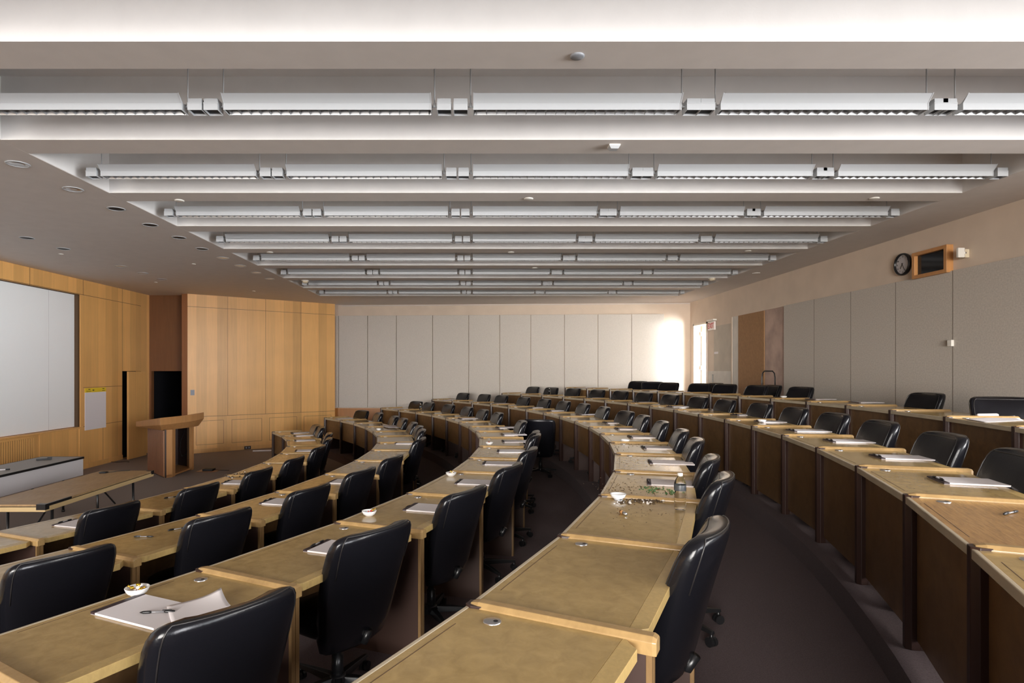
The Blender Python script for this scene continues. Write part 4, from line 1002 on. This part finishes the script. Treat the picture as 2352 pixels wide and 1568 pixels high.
# grey table with skirt
gt = empty('folding_table', (-6.06, 8.1, 0)); tag(gt, 'long grey-topped table with pale grey modesty skirt in front of the screen', 'table')
mb = MB(); mb.box(-.31, .31, -1.0, .92, .715, .74); mb.build('table_top', M['grey_lam'], gt, .003)
mb = MB(); mb.box(.31, .316, -1.0, .92, .712, .742); mb.box(-.316, -.31, -1.0, .92, .712, .742); mb.box(-.31, .31, .92, .926, .712, .742); mb.build('edge_band', M['plastic'], gt)
mb = MB(); mb.box(.285, .30, -1.0, .92, .47, .712); mb.build('skirt', M['skirt'], gt)
for sx in (-.22, .22):
    for sy in (-.85, .60):
        mb = MB(); mb.tube([(sx, sy, .715), (sx, sy, .03)], .016, 8); mb.tube([(sx, sy, .03), (sx, sy, 0)], .022, 8); mb.build('leg', M['plastic'], gt)
for sy in (-.85, .60):
    mb = MB(); mb.tube([(-.22, sy, .12), (.22, sy, .12)], .012, 8); mb.build('foot_rail', M['plastic'], gt)
def on_table(name, px, py, label, cat, build):
    p = at(px, py, .74); o = empty(name, (p.x, p.y, .741)); tag(o, label, cat); build(o); return o
def clicker(o):
    mb = MB(); mb.box(-.09, .09, -.022, .022, 0, .022); mb.build('body', M['plastic'], o, .004); mb = MB(); mb.box(.04, .095, -.025, .02, .02, .035); mb.build('head', M['plastic'], o, .004); o.rotation_euler = (0, 0, .7)
on_table('stapler', 101, 1056, 'small black stapler on the grey table', 'stapler', clicker)
def marker(o):
    mb = MB(); mb.tube([(-.06, 0, .009), (.05, 0, .009)], .008, 10); mb.build('barrel', M['paper'], o); mb = MB(); mb.tube([(.02, 0, .009), (.065, 0, .009)], .009, 10); mb.build('cap', M['plastic'], o); o.rotation_euler = (0, 0, .6)
on_table('marker_pen', 8, 1080, 'white marker pen with dark cap at the near part of the grey table', 'marker', marker)
# worn folding table in front
ft = empty('folding_table', (-4.39, 6.77, 0)); tag(ft, 'worn wooden folding table with taped corners in front of the first row', 'table')
mb = MB(); mb.box(-.33, .33, -.98, .98, .722, .742); mb.build('table_top', M['table_top'], ft, .002)
mb = MB(); mb.box(-.325, .325, -.975, .975, .716, .722); mb.build('dark_joint', M['plastic'], ft)
mb = MB(); mb.box(-.33, .335, -.985, .985, .672, .716); mb.build('edge_frame', M['table_edge'], ft, .003)
mb = MB(); mb.box(.25, .337, -.987, -.93, .690, .744); mb.box(.315, .336, -.93, -.60, .724, .7435); mb.box(.27, .338, .93, .988, .700, .745); mb.build('black_tape', M['plastic'], ft)
for sy in (-.72, .72):
    mb = MB()
    for sx in (-.22, .22): mb.tube([(sx, sy, .68), (sx, sy*1.02, .02)], .014, 8)
    mb.tube([(-.22, sy, .64), (.22, sy, .64)], .012, 8); mb.build('leg', M['lectern_red'] if False else M['plastic'], ft)
    mb = MB(); mb.tube([(-.26, sy*1.02, .015), (.26, sy*1.02, .015)], .015, 8); mb.build('foot', M['plastic'], ft)
    mb = MB(); mb.tube([(0, sy, .38), (0, sy*.55, .66)], .010, 8); mb.box(-.05, .05, sy*.5-.05, sy*.5+.05, .645, .672); mb.build('brace', M['plastic'], ft)
def dongle(o):
    mb = MB(); mb.lathe([(0, 0), (.05, 0), (.055, .012), (.03, .02), (0, .02)], seg=16); mb.build('puck', M['plastic'], o)
    mb = MB(); mb.tube([(.04, .0, .006), (.12, .10, .006), (.16, .14, .006), (.24, .16, .006)], .004, 6); mb.build('cable', M['plastic'], o)
on_table('microphone_puck', 238, 1086, 'flat black puck with a short cable on the worn folding table', 'device', dongle)
# things on the pit floor
def on_floor(name, px, py, label, cat, build):
    p = at(px, py, 0.0); o = empty(name, (p.x, p.y, .0005)); tag(o, label, cat); build(o); return o
def fbox(o):
    mb = MB(); mb.box(-.10, .10, -.08, .08, 0, .045); mb.build('cover', M['black'], o, .004); mb = MB(); mb.box(-.20, .20, -.15, .12, 0, .006); mb.build('flange', M['lectern_red'], o); mb = MB(); mb.tube([(.1, 0, .02), (.25, .05, .008), (.40, .02, .008)], .006, 6); mb.build('cord', M['plastic'], o)
on_floor('floor_box', 480, 1081, 'open black floor outlet box on the carpet right of the lectern', 'floor box', fbox)
def outl(o):
    mb = MB(); mb.box(-.08, .08, -.01, .01, .01, .09); mb.build('box', M['post'], o); 
    for sx in (-.035, .035):
        mb = MB(); mb.box(sx-.02, sx+.02, -.014, -.008, .03, .07); mb.build('socket', M['plate'], o)
dq = (A0-A1).normalized(); s_q = xa(568); pq = A1+dq*s_q; nq = Vector((dq.y, -dq.x)); nq = nq if nq.y < 0 else -nq
oo = empty('power_outlet', (pq.x+nq.x*.026, pq.y+nq.y*.026, .0), AA+PI); tag(oo, 'dark double outlet low on the angled maple wall', 'outlet'); outl(oo)
def bar(o):
    mb = MB(); mb.box(-.22, .22, -.015, .015, 0, .03); mb.build('tube', M['paper'], o, .003); o.rotation_euler = (0, 0, .25)
on_floor('white_strip', 602, 1036, 'white strip lying on the carpet beside the front row', 'strip', bar)
def wires(o):
    mb = MB(); mb.tube([(-.25, 0, .006), (-.1, .06, .006), (.05, .02, .006), (.2, .1, .006), (.3, .05, .006)], .007, 6); mb.build('wire', M['plastic'], o)
on_floor('loose_cable', 262, 1062, 'black cable on the carpet at the foot of the maple wall', 'cable', wires)
# self-stick easel sheet on the maple wall
y0_, y1_ = F_PX*XL/(194.5-VX), F_PX*XL/(242.5-VX)
es = left_obj('easel_pad', [(y0_, y1_, .785, 1.56, 0, .010)], M['paper']); tag(es, 'white self-stick easel pad with yellow header on the maple wall', 'easel pad')
hd = left_obj('header', [(y0_, y1_, 1.56, 1.648, 0, .011)], M['yellow'], es); hd.location = (0, 0, 0); hd.rotation_euler = (0, 0, 0)
hp = left_obj('header_print', [(y0_+.10, y0_+.17, 1.615, 1.632, .011, .0115), (y0_+.24, y0_+.30, 1.59, 1.615, .011, .0115), (y1_-.13, y1_-.06, 1.618, 1.635, .011, .0115), (y0_+.04, y0_+.20, 1.578, 1.588, .011, .0115), (y1_-.14, y1_-.04, 1.58, 1.592, .011, .0115)], M['ydark'], es); hp.location = (0, 0, 0); hp.rotation_euler = (0, 0, 0)
# tubular handle of a hand truck behind the top row
p = at(1765, 905, FLZ['G']+.7); hx, hy = 5.62, 1400*5.62/(1765-VX)
ht = empty('hand_truck', (hx, hy, FLZ['G']), 0.35); tag(ht, 'black tubular hand truck handle standing behind the top rear row chairs', 'hand truck')
hz_ = CAMZ+(VY-852)*hy/F_PX-FLZ['G']
mb = MB(); mb.tube([(-.17, 0, .18), (-.16, 0, hz_-.12), (-.145, 0, hz_-.04), (-.10, 0, hz_), (.10, 0, hz_), (.145, 0, hz_-.04), (.16, 0, hz_-.12), (.17, 0, .18)], .012, 8); mb.build('handle', M['plastic'], ht)
mb = MB(); mb.box(-.20, .20, -.20, .02, .0, .012); mb.build('toe_plate', M['plastic'], ht)
mb = MB(); mb.tube([(-.22, .05, .12), (.22, .05, .12)], .010, 8); mb.build('axle', M['metal'], ht)
for sx in (-.22, .22):
    mb = MB(); mb.tube([(sx-.02, .05, .12), (sx+.02, .05, .12)], .12, 20); mb.build('wheel', M['plastic'], ht)
for zq in (.35, .65):
    mb = MB(); mb.tube([(-.165, 0, zq), (.165, 0, zq)], .008, 8); mb.build('crossbar', M['plastic'], ht)
